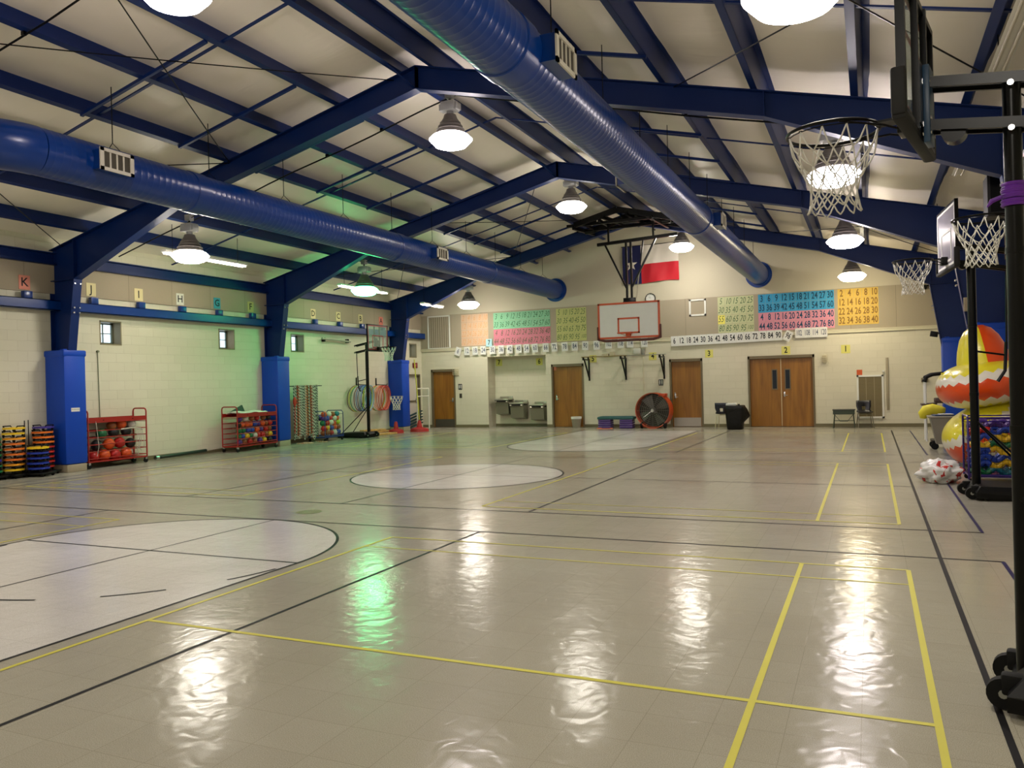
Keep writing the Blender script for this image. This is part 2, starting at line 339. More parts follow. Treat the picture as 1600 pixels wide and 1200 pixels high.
# ------------------------------------------------------------------ floor
def build_floor():
    b = MB(); b.add([(XL-.3, YF-.3, 0), (XR+.3, YF-.3, 0), (XR+.3, YB+.9, 0), (XL-.3, YB+.9, 0)], [(0, 1, 2, 3)], 0)
    def rect(x0, y0, x1, y1, z, mi): b.add([(x0, y0, z), (x1, y0, z), (x1, y1, z), (x0, y1, z)], [(0, 1, 2, 3)], mi)
    def lx(y, x0, x1, mi=2, wd=.03): rect(x0, y-wd/2, x1, y+wd/2, .0022 if mi == 3 else .0018, mi)
    def ly(x, y0, y1, mi=2, wd=.03): rect(x-wd/2, y0, x+wd/2, y1, .0024 if mi == 3 else .0020, mi)
    def disc(cx, cy, r, z, mi, a0=0, a1=2*PI, n=96):
        pts = [(cx+r*math.cos(a0+(a1-a0)*i/n), cy+r*math.sin(a0+(a1-a0)*i/n), z) for i in range(n+1)]
        b.add([(cx, cy, z)]+pts, [(0, i+1, i+2) for i in range(n)], mi)
    def ring(cx, cy, r, a0, a1, mi=2, wd=.03, n=96, z=.0026):
        vs = []
        for i in range(n+1):
            a = a0+(a1-a0)*i/n
            vs += [(cx+(r-wd/2)*math.cos(a), cy+(r-wd/2)*math.sin(a), z), (cx+(r+wd/2)*math.cos(a), cy+(r+wd/2)*math.sin(a), z)]
        b.add(vs, [(2*i, 2*i+1, 2*i+3, 2*i+2) for i in range(n)], mi)
    R = 1.81
    # near key with its free throw circle, middle circle, far key
    disc(XC, 5.7, R, .0008, 1, 0, PI); rect(XC-R, YF+1.5, XC+R, 5.7, .0008, 1); ring(XC, 5.7, R, 0, PI)
    ly(XC+R, YF+1.5, 5.7); ly(XC-R, YF+1.5, 5.7); lx(5.71, XC-R, XC+R)
    for k in range(6):
        a = PI+PI*(k+.5)/6; ring(XC, 5.7, R-.02, a-.13, a+.13, n=8)
    disc(XC, 12.15, R, .0008, 1); ring(XC, 12.15, R, 0, 2*PI)
    disc(XC, 18.58, R, .0008, 1, PI, 2*PI); rect(XC-R, 18.58, XC+R, 24.0, .0008, 1); ring(XC, 18.58, R, PI, 2*PI)
    ly(XC+R, 18.58, 24.0); ly(XC-R, 18.58, 24.0); lx(18.58, XC-R, XC+R)
    ly(XC, YF+1.5, 7.53, wd=.022); ly(XC, 8.83, 15.5, wd=.022); ly(XC, 16.9, 24.1, wd=.022)
    ly(.5, YF+1.5, 24.2, wd=.032); ly(-13.5, YF+1.5, 24.2, wd=.032)
    for x in (-3.78, -9.3):
        ly(x, YF+1, 7.53); ly(x, 8.83, 15.5); ly(x, 16.9, 24.0)
    lx(7.53, -13.95, .96); lx(8.83, -13.95, .96); lx(12.18, -13.5, .5, wd=.022); lx(15.5, -13.95, .96, wd=.022); lx(16.9, -13.95, .96, wd=.022)
    for y0, y1 in ((YF+1.5, 7.53), (8.83, 15.5), (16.9, 24.0)):
        ly(.95, y0, y1, 4); ly(-13.95, y0, y1, 4)
    for x0, x1 in ((-4.53, .24), (-13.24, -8.47)):
        inn = .79
        for (y0, y1, ya, yb) in ((3.95, 7.0, None, 6.52), (9.1, 15.15, 9.57, 14.7), (17.45, 23.0, 17.9, None)):
            lo = YF+1.6 if y0 == 3.95 else y0
            for x in (x0, x1, x1-inn if x0 > -9 else x0+inn): ly(x, lo, y1, 3, .034)
            lx(y1, x0, x1, 3, .026); lx(y0, x0, x1, 3, .034)
            if ya: lx(ya, x0, x1, 3, .022)
            if yb: lx(yb, x0, x1, 3, .022)
    disc(-6.48, 8.13, .16, .0028, 5, n=24)
    return struct(b.build('floor', [FLOOR, FILL, BLK_LINE, YEL_LINE, PUR_LINE, mat('olive_floor_spot', '#77704e', .35, coat=.3)], smooth=False, fix=False))
build_floor()

# ------------------------------------------------------------------ walls
def holed(b, u0, u1, z0, z1, holes, fn, mi=0):
    """fill the rectangle minus holes with slabs; fn(ua,ub,za,zb) adds a slab"""
    us = sorted({u0, u1, *[h[0] for h in holes], *[h[1] for h in holes]}); us = [u for u in us if u0 <= u <= u1]
    for a, c in zip(us, us[1:]):
        hs = sorted([(h[2], h[3]) for h in holes if h[0] < (a+c)/2 < h[1]]); z = z0
        for ha, hb in hs:
            if ha > z: fn(a, c, z, ha)
            z = max(z, hb)
        if z < z1: fn(a, c, z, z1)
TW = .3
WIN = [(12.19, 12.74, 2.62, 3.15), (15.66, 16.22, 2.62, 3.15), (18.46, 19.04, 2.62, 3.15), (24.95, 25.45, 2.58, 3.10)]
DOORL = (24.66, 25.66, 0, 1.98)
b = MB(); holed(b, YF, YB, 0, 3.62, WIN+[DOORL], lambda a, c, z0, z1: b.bb((XL-TW, a, z0), (XL, c, z1)))
b.bb((XL-TW, YF, 3.62), (XL, YB, 4.9)); b.bb((XL-TW-.05, 24.6, -.02), (XL-.24, 25.72, 2.05)); struct(b.build('wall_left', [BLOCK_X], smooth=False))  # last slab is unseen, added behind the exit door to block leaking sky light
b = MB(); b.bb((XL, YF, 3.62), (XL+.03, YB, 4.2)); struct(b.build('trim_1', [FELT_X], smooth=False))
b = MB(); b.bb((XR, YF, 0), (XR+TW, YB, 4.9)); struct(b.build('wall_right', [BLOCK_X], smooth=False))
b = MB(); b.bb((XR-.03, YF, 3.62), (XR, YB, 4.2)); struct(b.build('trim_2', [FELT_X], smooth=False))
DA, DB, DC, DD, ALC = (-14.80, -13.80), (-10.04, -8.87), (-5.93, -4.87), (-3.47, -1.52), (-12.48, -10.24)
HB = [(DA[0], DA[1], 0, 2.13), (DB[0], DB[1], 0, 2.17), (DC[0], DC[1], 0, 2.20), (DD[0], DD[1], 0, 2.20), (ALC[0], ALC[1], 0, 2.52)]
b = MB(); holed(b, XL-TW, XR+TW, 0, 2.87, HB, lambda a, c, z0, z1: b.bb((a, YB, z0), (c, YB+.25, z1)))
b.bb((ALC[0]-.1, YB+.6, 0), (ALC[1]+.1, YB+.75, 2.62)); b.bb((ALC[0]-.1, YB+.25, 0), (ALC[0], YB+.6, 2.62)); b.bb((ALC[1], YB+.25, 0), (ALC[1]+.1, YB+.6, 2.62)); b.bb((ALC[0], YB+.25, 2.52), (ALC[1], YB+.6, 2.62))
for d_ in (DA, DB, DC, DD): b.bb((d_[0]-.05, YB+.20, -.02), (d_[1]+.05, YB+.26, 2.3))  # unseen slabs added behind the doors to keep sky light out of the gaps
b.prism([(XL-TW, 2.87), (XR+TW, 2.87), (XR+TW, 4.75), (XC, 7.15), (XL-TW, 4.75)], lambda u, v, s: (u, YB+.25*s, v), 1)
struct(b.build('wall_back', [BLOCK_Y, BOARD_W], smooth=False))
b = MB(); b.bb((XL, YB-.03, 2.90), (XR, YB, 4.12)); struct(b.build('trim_3', [FELT_Y], smooth=False))
b = MB(); b.bb((XL, YB-.045, 2.80), (XR, YB, 2.90)); b.bb((XL, YB-.06, 2.875), (XR, YB, 2.90)); struct(b.build('trim_4', [CREAM], smooth=False))
b = MB(); b.prism([(XL-TW, 0), (XR+TW, 0), (XR+TW, 4.75), (XC, 7.15), (XL-TW, 4.75)], lambda u, v, s: (u, YF-.25*s, v)); struct(b.build('wall_front', [BLOCK_Y], smooth=False))
# baseboards
b = MB()
for a, c in ((XL, DA[0]), (DA[1], ALC[0]), (ALC[1], DB[0]), (DB[1], DC[0]), (DC[1], DD[0]), (DD[1], XR)): b.bb((a, YB-.012, 0), (c, YB, .1))
b.bb((ALC[0], YB+.588, 0), (ALC[1], YB+.6, .1)); struct(b.build('baseboard_back', [BASEBRN], smooth=False))
b = MB(); b.bb((XL, YF, 0), (XL+.012, DOORL[0]-.05, .1)); struct(b.build('baseboard_left', [BASEBRN], smooth=False))
b = MB(); b.bb((XR-.012, YF, 0), (XR, YB, .1)); struct(b.build('baseboard_right', [BASEBRN], smooth=False))
# insulated roof, sagging between the purlins
PUR = [XC+s*(.33+1.222*k) for s in (-1, 1) for k in range(7)]
b = MB(); NY = 40; xs = []
px_ = sorted(PUR)+[XR+.3]; px_ = [XL-.3]+px_
for a, c in zip(px_, px_[1:]):
    for i in range(6): xs.append((a+(c-a)*i/6, math.sin(PI*i/6)*.035*(c-a)))
xs.append((XR+.3, 0)); ys = [YF+(YB+.1-YF)*j/NY for j in range(NY+1)]
for (x, sg) in xs:
    for y in ys: b.v.append((x, y, rz_(x)+.305-sg*(1+.2*math.sin(y*1.1+x))))
n1 = NY+1
for i in range(len(xs)-1):
    for j in range(NY): b.f.append((i*n1+j, (i+1)*n1+j, (i+1)*n1+j+1, i*n1+j+1)); b.m.append(0)
b.prism([(XL-.3, rz_(XL-.3)+.36), (XC, 6.65+.36), (XR+.3, rz_(XR+.3)+.36), (XR+.3, rz_(XR+.3)+.5), (XC, 6.65+.5), (XL-.3, rz_(XL-.3)+.5)], lambda u, v, s: (u, YF-.3+(YB+.6-YF)*s, v), 1)
struct(b.build('ceiling', [INSUL, GALV], sharp=1.2, fix=False))

# windows with steel muntins
GLASS = bpy.data.materials.new('window_glass'); GLASS.use_nodes = True
nt = GLASS.node_tree; tr = nt.nodes.new('ShaderNodeBsdfTransparent'); tr.inputs[0].default_value = (.9, .95, .97, 1); gl = nt.nodes.new('ShaderNodeBsdfGlossy'); gl.inputs['Roughness'].default_value = .05
ms = nt.nodes.new('ShaderNodeMixShader'); ms.inputs[0].default_value = .08; nt.links.new(tr.outputs[0], ms.inputs[1]); nt.links.new(gl.outputs[0], ms.inputs[2]); nt.links.new(ms.outputs[0], nt.nodes['Material Output'].inputs[0])
WFR = mat('grey_green_window_steel', '#5f6a5c', .5); REVEAL = mat('tan_window_lining', '#8f8464', .6)
for i, (y0, y1, z0, z1) in enumerate(WIN):
    e = bpy.data.objects.new('window_%d' % (i+1), None); COL.objects.link(e); e.location = (XL, (y0+y1)/2, z0); struct(e)
    hy, hz = (y1-y0)/2, z1-z0
    b = MB(); t = .025
    for s in (-1, 1): b.box((-.14, s*(hy-t/2), hz/2), (.30, t, hz)); 
    b.box((-.14, 0, t/2), (.30, 2*hy, t)); b.box((-.14, 0, hz-t/2), (.30, 2*hy, t))
    b.build('window_lining', REVEAL, e, smooth=False)
    b = MB()
    for s in (-1, 1): b.box((-.25, s*(hy-.05), hz/2), (.04, .035, hz-.05))
    for z in (.05, hz-.05): b.box((-.25, 0, z), (.04, 2*hy-.07, .035))
    b.box((-.25, 0, hz/2), (.03, 2*hy-.1, .018)); b.box((-.25, 0, hz/2), (.03, .018, hz-.1)); b.build('window_frame', WFR, e, smooth=False)
    b = MB(); b.box((-.255, 0, hz/2), (.005, 2*hy-.1, hz-.1)); b.build('pane', GLASS, e, smooth=False)

# doors
def door(n, x0, x1, h, double=False, kick=None, knob='r', wins=False):
    xc = (x0+x1)/2; e = bpy.data.objects.new('door_%d' % n, None); COL.objects.link(e); e.location = (xc, YB+.06, 0); struct(e); W = x1-x0
    b = MB(); t = .055
    for s in (-1, 1): b.box((s*(W/2-t/2), 0, h/2), (t, .16, h))
    b.box((0, 0, h-t*.8), (W, .16, t*1.6)); b.build('door_frame', DFRAME, e, smooth=False)
    lv = [(-W/2+t, 0), (0, W/2-t)] if double else [(-W/2+t, W/2-t)]
    for k, (a, c) in enumerate(lv):
        b = MB(); b.bb((a+.006, .01, .012), (c-.006, .055, h-t*1.6-.005), 0); lf = b.build('door_leaf', WOOD, e, smooth=False)
        if kick:
            q = MB(); q.bb((a+.04, .003, .02), (c-.04, .012, .30)); q.build('kick_plate', kick, lf, smooth=False)
        if wins:
            q = MB(); cx = c-.19 if k == 0 else a+.19
            q.bb((cx-.085, -.005, 1.15), (cx+.085, .012, 1.78), 1); q.bb((cx-.06, -.008, 1.18), (cx+.06, 0, 1.75), 0); q.build('vision_panel', [mat('dark_wired_glass', '#16202e', .1), DFRAME], lf, smooth=False)
    q = MB(); kx = {'r': W/2-t-.1, 'l': -W/2+t+.1, 'c': .09}[knob]
    q.box((kx, 0, 1.0), (.05, .02, .16), bev=.006); q.cyl((kx, 0, .97), (kx, -.06, .97), .012, 10); q.cyl((kx, -.055, .97), (kx+(.1 if knob != 'r' else -.1), -.055, .97), .011, 10)
    if knob == 'l': q.cyl((kx, 0, 1.1), (kx, -.03, 1.1), .02, 12)
    q.build('door_handle', CHROME, e)
    if double:
        q = MB(); q.box((.0, -.004, h/2-.02), (.022, .02, h-.12)); q.build('astragal', mat('pale_brass_strip', '#cdb890', .35, metal=.4), e, smooth=False)
    return e
door(1, *DA, 2.13, kick=mat('dark_kick_plate', '#5e5a50', .4, metal=.5), knob='r'); door(2, *DB, 2.17, knob='l'); door(3, *DC, 2.20, kick=mat('satin_kick_plate', '#a8a298', .45, metal=.5), knob='l')
door(4, *DD, 2.20, double=True, knob='c', wins=True)
e = bpy.data.objects.new('door_5', None); COL.objects.link(e); e.location = (XL, 25.16, 0); struct(e)
b = MB()
for s in (-1, 1): b.box((-.1, s*.475, .99), (.22, .05, 1.98))
b.box((-.1, 0, 1.955), (.22, 1.0, .05)); b.build('door_frame', DFRAME, e, smooth=False)
b = MB(); b.box((-.12, 0, .97), (.045, .9, 1.93)); b.build('door_leaf', mat('white_door_paint', '#cfc9bb', .5), e, smooth=False)
b = MB(); b.box((-.07, 0, 1.0), (.05, .8, .05), bev=.01); b.box((-.08, .36, 1.0), (.06, .08, .18), bev=.01); b.build('panic_bar', DFRAME, e)

# ------------------------------------------------------------------ steel frames
def frame_obj(Y, label):
    t = thing('steel_frame', label, 'steel frame', (XC, Y, 0))
    HW, FW = .012, .19
    for s in (-1, 1):
        def P(x, z, y): return (s*x, y, z)      # x measured from the ridge outward
        top = lambda x: 6.65-.2475*x
        low = [(0, 6.29), (5.3, top(5.3)-.335), (8.0, 3.87)]
        b = MB()
        OW = 8.7 if s < 0 else 8.87
        poly = [(0, top(0)), (OW, top(OW)), (OW, 3.87), (8.0, 3.87), (5.3, low[1][1]), (0, 6.29)]
        b.prism(poly, lambda u, v, k: P(u, v, (k-.5)*HW))
        def strip(p, q, th=.014):
            b.beam(P(p[0], p[1], 0), P(q[0], q[1], 0), FW, th, 0)
        strip((0, top(0)), (8.7, top(8.7))); strip(low[0], low[1]); strip(low[1], low[2])
        for x in (1.2e-9, 5.3, 8.0):                      # stiffener / splice plates
            zt = top(x); zb = 6.29 if x < 1 else (low[1][1] if x < 6 else 3.87)
            b.beam(P(x, zb, 0), P(x, zt, 0), FW-.02, .02, 0, upv=(1, 0, 0))
        b.build('rafter', STEEL, t, smooth=False)
        b = MB()
        OW = 8.7 if s < 0 else 8.87
        b.prism([(OW, 0.0), (8.57, 0.0), (7.99, 3.87), (OW, 3.87)], lambda u, v, k: P(u, v, (k-.5)*HW))
        b.beam(P(OW-.01, 0, 0), P(OW-.01, 4.35, 0), FW, .014, upv=(1, 0, 0)); b.beam(P(8.57, 0, 0), P(7.99, 3.87, 0), FW, .014, upv=(1, 0, 0))
        b.beam(P(7.99, 3.87, 0), P(OW-.01, 3.87, 0), FW, .016); b.box(P(8.5, .01, 0), (.42, .26, .02))
        for z in (3.78, 3.3, 3.2):
            for yy in (-.06, .06): b.box(P(8.0+(3.87-z)*.085-.012, z, yy), (.03, .03, .03), 1)
        b.build('column', [STEEL, CHROME], t, smooth=False)
    b = MB(); b.beam((-.33, -.55, 6.66), (-.04, -.05, 6.31), .05, .008); b.beam((.33, .55, 6.66), (.04, .05, 6.31), .05, .008); b.build('flange_brace', STEEL, t, smooth=False)
    return t
frame_obj(FR[0], 'nearest of the three navy steel roof frames, crossing overhead')
frame_obj(FR[1], 'middle one of the three navy steel roof frames')
frame_obj(FR[2], 'farthest navy steel roof frame, above the hanging backboard')

# column pads on concrete plinths
def pad(x, Y, label, s):
    t = thing('column_pad', label, 'wall pad', (x, Y, 0), group=None)
    w_ = .58 if s > 0 else .64
    b = MB(); b.box((0, 0, .075), (w_-.02, .44, .15), bev=.01); b.build('plinth', CONC, t)
    b = MB(); b.box((0, 0, 1.26), (w_, .50, 2.22), bev=.05); b.build('pad_cover', PADBLUE, t)
    b = MB(); b.box((0, 0, 2.385), (w_+.015, .52, .13), bev=.03); b.box((s*.2, -.18, 2.46), (.1, .08, .02)); b.build('top_flap', PADBLUE, t)
    return t
t = pad(-14.92, FR[0], 'blue column pad on left wall nearest the camera, with a small white label', 1)
b = MB(); b.box((.292, -.02, 1.25), (.004, .19, .075)); b.text('PRODUCTS', Matrix.Translation((.2945, -.02, 1.25)) @ Matrix.Rotation(PI/2, 4, 'Z') @ Matrix.Rotation(PI/2, 4, 'X'), 1, .035); b.build('name_plate', [PAPERW, INK], t, smooth=False, fix=False)
pad(-14.92, FR[1], 'blue column pad on left wall beside the hanging jump ropes', 1)
pad(-14.92, FR[2], 'farthest blue column pad on left wall, beside the hula hoops', 1)
pad(2.05, FR[2], 'farthest blue column pad on the right, behind the gym cart', -1)
pad(2.05, FR[1], 'blue column pad on the right, behind the inflatable rockers', -1)
pad(2.05, FR[0], 'blue column pad on the right wall hidden beside the near hoop stand', -1)

# purlins and eave struts
def purlin(x, label, grp=None):
    s = 1 if x > XC else -1; b = MB(); z = rz_(x); y0, y1 = YF, YB
    c, sn = math.cos(SL), math.sin(SL)
    def q(u, v, k): return (s*(u*c+v*sn), y0+(y1-y0)*k, -u*sn+v*c)
    b.prism([(-.004, .01), (.004, .01), (.004, .29), (-.004, .29)], q); b.prism([(-.085, .01), (.004, .01), (.004, .02), (-.085, .02)], q)
    b.prism([(0, .282), (.08, .282), (.08, .29), (0, .29)], q); b.prism([(-.09, .01), (-.082, .01), (-.082, .035), (-.09, .035)], q)
    return tag(b.build('roof_purlin', STEEL, None, (x, 0, z), smooth=False), label, 'roof purlin', grp)
for k in range(7):
    purlin(XC-.33-1.222*k, 'navy roof purlin, %s down from the ridge on the left slope' % ORD[k])
    purlin(XC+.33+1.222*k, 'navy roof purlin, %s down from the ridge on the right slope' % ORD[k])
for s, lb in ((-1, 'navy eave beam along the top of the left wall'), (1, 'navy eave beam along the top of the right wall')):
    b = MB(); x = XC+s*8.7
    b.bb((x, YF, 4.2), (x-s*.02, YB, 4.46)); b.bb((x, YF, 4.2), (x-s*.13, YB, 4.225)); b.bb((x-s*.12, YF, 4.2), (x-s*.13, YB, 4.25)); b.bb((x, YF, 4.43), (x-s*.12, YB, 4.45))
    tag(b.build('eave_beam', STEEL, smooth=False), lb, 'eave beam')
# wall girt with clip blocks under every letter card
LET = [(10.5, 'K', '#e0907c'), (11.98, 'J', '#d8cc9c'), (13.2, 'I', '#d8cc9c'), (14.4, 'H', '#dcdcd0'), (15.6, 'G', '#3f9cb0'), (16.81, 'F', '#c8b07c'), (18.05, 'E', '#dcdcd0'), (19.46, 'D', '#e0c8a0'), (20.7, 'C', '#d8cc9c'), (21.9, 'B', '#d8cc9c'), (23.1, 'A', '#d87c6c')]
t = thing('wall_girt', 'blue steel girt running along the left wall below the letter cards', 'wall girt', (XL, 11, 3.27))
b = MB(); b.bb((0, YF-11, 0), (.2, YB-11, .015)); b.bb((.185, YF-11, 0), (.2, YB-11, .2)); b.bb((0, YF-11, .185), (.2, YB-11, .2)); b.build('girt_beam', DUCT, t, smooth=False)
for (y, c, h) in LET+[(24.4, 'x', '')]:
    b = MB(); b.box((.10, y-11, .27), (.10, .17, .15), bev=.004); b.build('clip_block', DUCT, t)
for i, (y, c, h) in enumerate(LET):
    b = MB(); b.box((0, 0, 0), (.006, .23, .28)); b.text(c, face_left(.0035, 0, 0), 1, .24, bold=.012)
    tag(b.build('letter_card', [mat('letter_card_'+c, h, .8), INK], None, (XL+.036, y, 3.79), smooth=False, fix=False), 'letter card %s on the felt strip above the left wall girt' % c, 'letter card')

# sag straps, duct support struts, conduits, bracing rods
def sl(x, off=0): return rz_(x)+off
for k, y in enumerate((8.45, 14.1, 20.4)):
    for s, nm in ((-1, 'left'), (1, 'right')):
        b = MB(); b.beam((XC, y, sl(XC, .06)), (XC+s*8.6, y+.02, sl(XC+s*8.6, .06)), .045, .02)
        tag(b.build('sag_strap', STEEL, smooth=False), '%s dark strap across the %s roof slope in the %s bay' % ('thin', nm, ('near', 'middle', 'far')[k]), 'roof strap')
DXL, DZ, DXR = -9.8, 4.72, -3.07
HANG = [8.15+1.83*k for k in range(10)]
for k, y in enumerate(HANG):
    for s, nm, xa, xb, xd in ((-1, 'left', -8.05, -10.5, DXL), (1, 'right', -4.95, -2.5, DXR)):
        t = thing('duct_hanger', '%s hanger from the near end above the %s round duct' % (ORD[k], nm), 'duct hanger', (xd, y, DZ+.31), group=None)
        b = MB(); b.beam((xa-xd, .06, sl(xa, .0)-DZ-.31), (xb-xd, .06, sl(xb, .0)-DZ-.31), .05, .045); b.build('support_strut', STEEL, t, smooth=False)
        b = MB(); z1 = sl(xd, 0)-DZ-.31; b.cyl((0, 0, .1), (0, 0, z1+.1), .007, 6); b.tube([(-.14, 0, -.03), (0, 0, .1), (.14, 0, -.03)], .006, 6); b.build('hanger_rod', RUBBER, t)
for k, y in enumerate((6.5, 12.45, 18.4, 24.5)):
    b = MB()
    pts = [(x, y+.03*math.sin(x*2), sl(x, -.03)) for x in [XC-8.4+.6*i for i in range(15)]+[XC+.6*i for i in range(15)]]
    b.tube(pts, .014, 6)
    for x in (-11.72, -9.28, -8.05, -4.95, -2.5, -1.28, .0): b.box((x, y, sl(x, -.01)), (.05, .04, .05))
    tag(b.build('lamp_conduit', BLKMET), 'thin dark conduit feeding the %s row of roof lamps' % ('nearest', 'second', 'third', 'farthest')[k], 'conduit')
RODS = [((-6.95, 11.15), (-10.45, 4.85)), ((-10.45, 11.15), (-6.95, 4.85)), ((-2.4, 11.15), (2.1, 4.85)), ((2.1, 11.15), (-2.4, 4.85)), ((-10.45, 11.15), (-14.9, 4.85)), ((-14.9, 11.15), (-10.45, 4.85)),
        ((-6.95, 23.75), (-10.45, 17.45)), ((-10.45, 23.75), (-6.95, 17.45)), ((-2.4, 23.75), (2.1, 17.45)), ((2.1, 23.75), (-2.4, 17.45)), ((-10.45, 23.75), (-14.9, 17.45)), ((-14.9, 23.75), (-10.45, 17.45))]
for k, (a, c) in enumerate(RODS):
    b = MB(); n = 10; b.tube([(a[0]+(c[0]-a[0])*i/n, a[1]+(c[1]-a[1])*i/n, sl(a[0]+(c[0]-a[0])*i/n, -.015-.03*math.sin(PI*i/n))) for i in range(n+1)], .009, 6)
    tag(b.build('bracing_rod', BLKMET), 'thin bracing rod, %s of the X in the %s bay, %s' % (('one leg', 'other leg')[k % 2], ('near', 'far')[k//6], ('left by the ridge', 'right slope', 'left eave')[(k//2) % 3]), 'bracing rod')

# ------------------------------------------------------------------ ducts
def duct(x, y0, label, bands, elbow, regs):
    t = thing('round_duct', label, 'air duct', (x, YB, DZ)); L = YB-y0; r = .31
    b = MB(); prof = []; n = int(L/.11)
    pts = []; rad = []
    for i in range(n+1):                       # spiral duct with small raised ribs
        y = -L+L*i/n; pts += [(0, y, 0), (0, y+.086, 0), (0, y+.094, 0), (0, y+.102, 0)]; rad += [r, r, r+.0018, r]
    pts = pts[:-3]; rad = rad[:-3]
    b.tube(pts, rad, 40); b.build('duct_run', DUCT, t, sharp=.9)
    b = MB(); b.cyl((0, -.05, 0), (0, -.001, 0), .40, 40); b.tube([(0, -.10, 0), (0, -.05, 0)], .335, 40); b.build('end_flange', DUCT, t)
    for y in bands:
        b = MB(); b.tube([(0, y-YB-.14, 0), (0, y-YB-.13, 0), (0, y-YB+.13, 0), (0, y-YB+.14, 0)], [.312, .325, .325, .312], 40); b.build('coupling_band', DUCT, t)
    if elbow:
        b = MB(); P = []
        for i in range(8):
            a = PI/2*i/7*elbow[1]; P.append((-elbow[0]*(1-math.cos(a)), -L-elbow[0]*math.sin(a), 0))
        d = (Vector(P[-1])-Vector(P[-2])).normalized(); P.append(tuple(Vector(P[-1])+d*3.5)); b.tube(P, .315, 36); b.build('duct_elbow', DUCT, t)
    for (y, s, ln) in regs:
        g = MB(); g.bb((s*.2, y-YB-ln/2, -.13), (s*.44, y-YB+ln/2, .13), 0); rg = g.build('register_box', DUCT, t, smooth=False)
        g = MB(); xx = s*.445; hw, hh = ln/2+.02, .15
        for (a, c) in (((y-YB-hw, -hh), (y-YB+hw, -hh+.045)), ((y-YB-hw, hh-.045), (y-YB+hw, hh)), ((y-YB-hw, -hh), (y-YB-hw+.06, hh)), ((y-YB+hw-.06, -hh), (y-YB+hw, hh))):
            g.bb((xx, a[0], a[1]), (xx+s*.02, c[0], c[1]), 0)
        m = 5
        m = 4
        for k in range(1, m): yy = y-YB-hw+.06+(2*hw-.12)*k/m; g.bb((xx-s*.01, yy-.012, -hh+.04), (xx+s*.012, yy+.012, hh-.04), 0)
        g.bb((xx-s*.004, y-YB-hw+.05, -hh+.04), (xx+s*.004, y-YB+hw-.05, hh-.04), 1)  # flat dark sheet on the solid box stands in for shaded register openings
        g.build('grille', [mat('ivory_grille', '#cfc9b8', .5), mat('painted_grille_shade', '#4a4438', .8)], rg, smooth=False)
    return t
duct(DXL, 6.95, 'navy round duct on the left side of the gym with two white registers', (9.6, 15.6, 20.5), (.7, .5), ((7.84, 1, .5), (17.0, 1, .5)))
duct(DXR, YF+.1, 'navy round duct right of the ridge ending above the far charts', (6.88, 16.05), None, ((7.34, 1, .52), (12.3, -1, .5), (16.5, 1, .5)))

# ------------------------------------------------------------------ lamps
def lamp(x, y, zb, col, label, on=True, tint=None):
    t = thing('high_bay_lamp', label, 'ceiling lamp', (x, y, zb))
    b = MB(); b.lathe([(0.0, 0.0), (.20, 0.005), (.27, .03), (.355, .12), (.362, .15)], 40, 0); b.lathe([(.362, .15), (.31, .20), (.25, .23)], 40, 1)
    gm = [glow_mat('lit_refractor', col, LAMP_L), glow_mat('lit_refractor_shoulder', col, LAMP_L*.3)]
    b.build('refractor', gm, t, sharp=.4, fix=True)
    b = MB(); b.torus((0, 0, .14), .368, .006, 40, 8, 0); b.build('rim_band', glow_mat('lit_rim_band', col, 2.0), t)
    b = MB(); b.lathe([(.262, .225), (.235, .30), (.17, .42), (.12, .50), (.10, .56), (0, .56)], 32, 0)
    for z, r in ((.30, .237), (.36, .205), (.42, .173)): b.torus((0, 0, z), r, .006, 32, 6)
    b.build('reflector_cone', ALU, t, sharp=.9)
    b = MB(); b.cyl((0, 0, .56), (0, 0, .62), .06, 16); b.box((0, 0, .70), (.26, .22, .16), bev=.012)
    for s in (-1, 1): b.box((s*.15, 0, .69), (.05, .16, .12), bev=.01)
    b.box((0, .0, .90), (.13, .13, .12), bev=.01); b.build('ballast_box', GALV, t)
    b = MB(); zt = rz_(x)-zb; b.cyl((0, 0, .78), (0, 0, zt+.27), .009, 8); b.torus((0, 0, .83), .022, .006, 12, 6, M=Matrix.Translation((0, 0, .83)) @ Matrix.Rotation(PI/2, 4, 'X') @ Matrix.Translation((0, 0, -.83)))
    b.tube([(.06, 0, .9), (.18, .02, .95), (.2, .1, zt-.05), (.2, .3, zt-.02)], .008, 6); b.build('hook_and_cord', RUBBER, t)
    return t
WARM, PINK, YELO, GRN = '#fff7ea', '#fdf1f2', '#fff0cc', '#48ff96'
lamp(-6.44, 12.1, 5.60, PINK, 'lit roof lamp hanging under the ridge just beyond the nearest steel frame')
lamp(-6.42, 18.1, 5.60, WARM, 'lit roof lamp under the ridge just beyond the middle steel frame')
lamp(-5.10, 24.2, 5.40, WARM, 'lit roof lamp hanging in front of the flag')
lamp(-0.41, 18.1, 4.20, PINK, 'lit roof lamp on the right slope, above the double doors')
lamp(-0.39, 24.2, 4.15, YELO, 'lit roof lamp just above the yellow counting-by-twos chart')
lamp(-12.44, 12.1, 4.15, WARM, 'lit roof lamp on the left slope next to the first fluorescent tube')
g_l = lamp(-12.37, 18.1, 4.02, GRN, 'green glowing roof lamp near the left wall')
lamp(-12.36, 24.2, 4.12, WARM, 'lit roof lamp above the orange wall chart at far left')
lamp(-0.40, 12.1, 4.20, PINK, 'lit roof lamp seen through the net of the nearest hoop')
lamp(-0.44, 6.2, 4.20, WARM, 'very bright lamp cut by the top edge, upper right')
lamp(-6.50, 6.2, 5.55, PINK, 'lit roof lamp cut by the top edge, upper left')
lamp(-12.40, 6.2, 4.15, WARM, 'lit roof lamp over the near left floor, outside the picture')
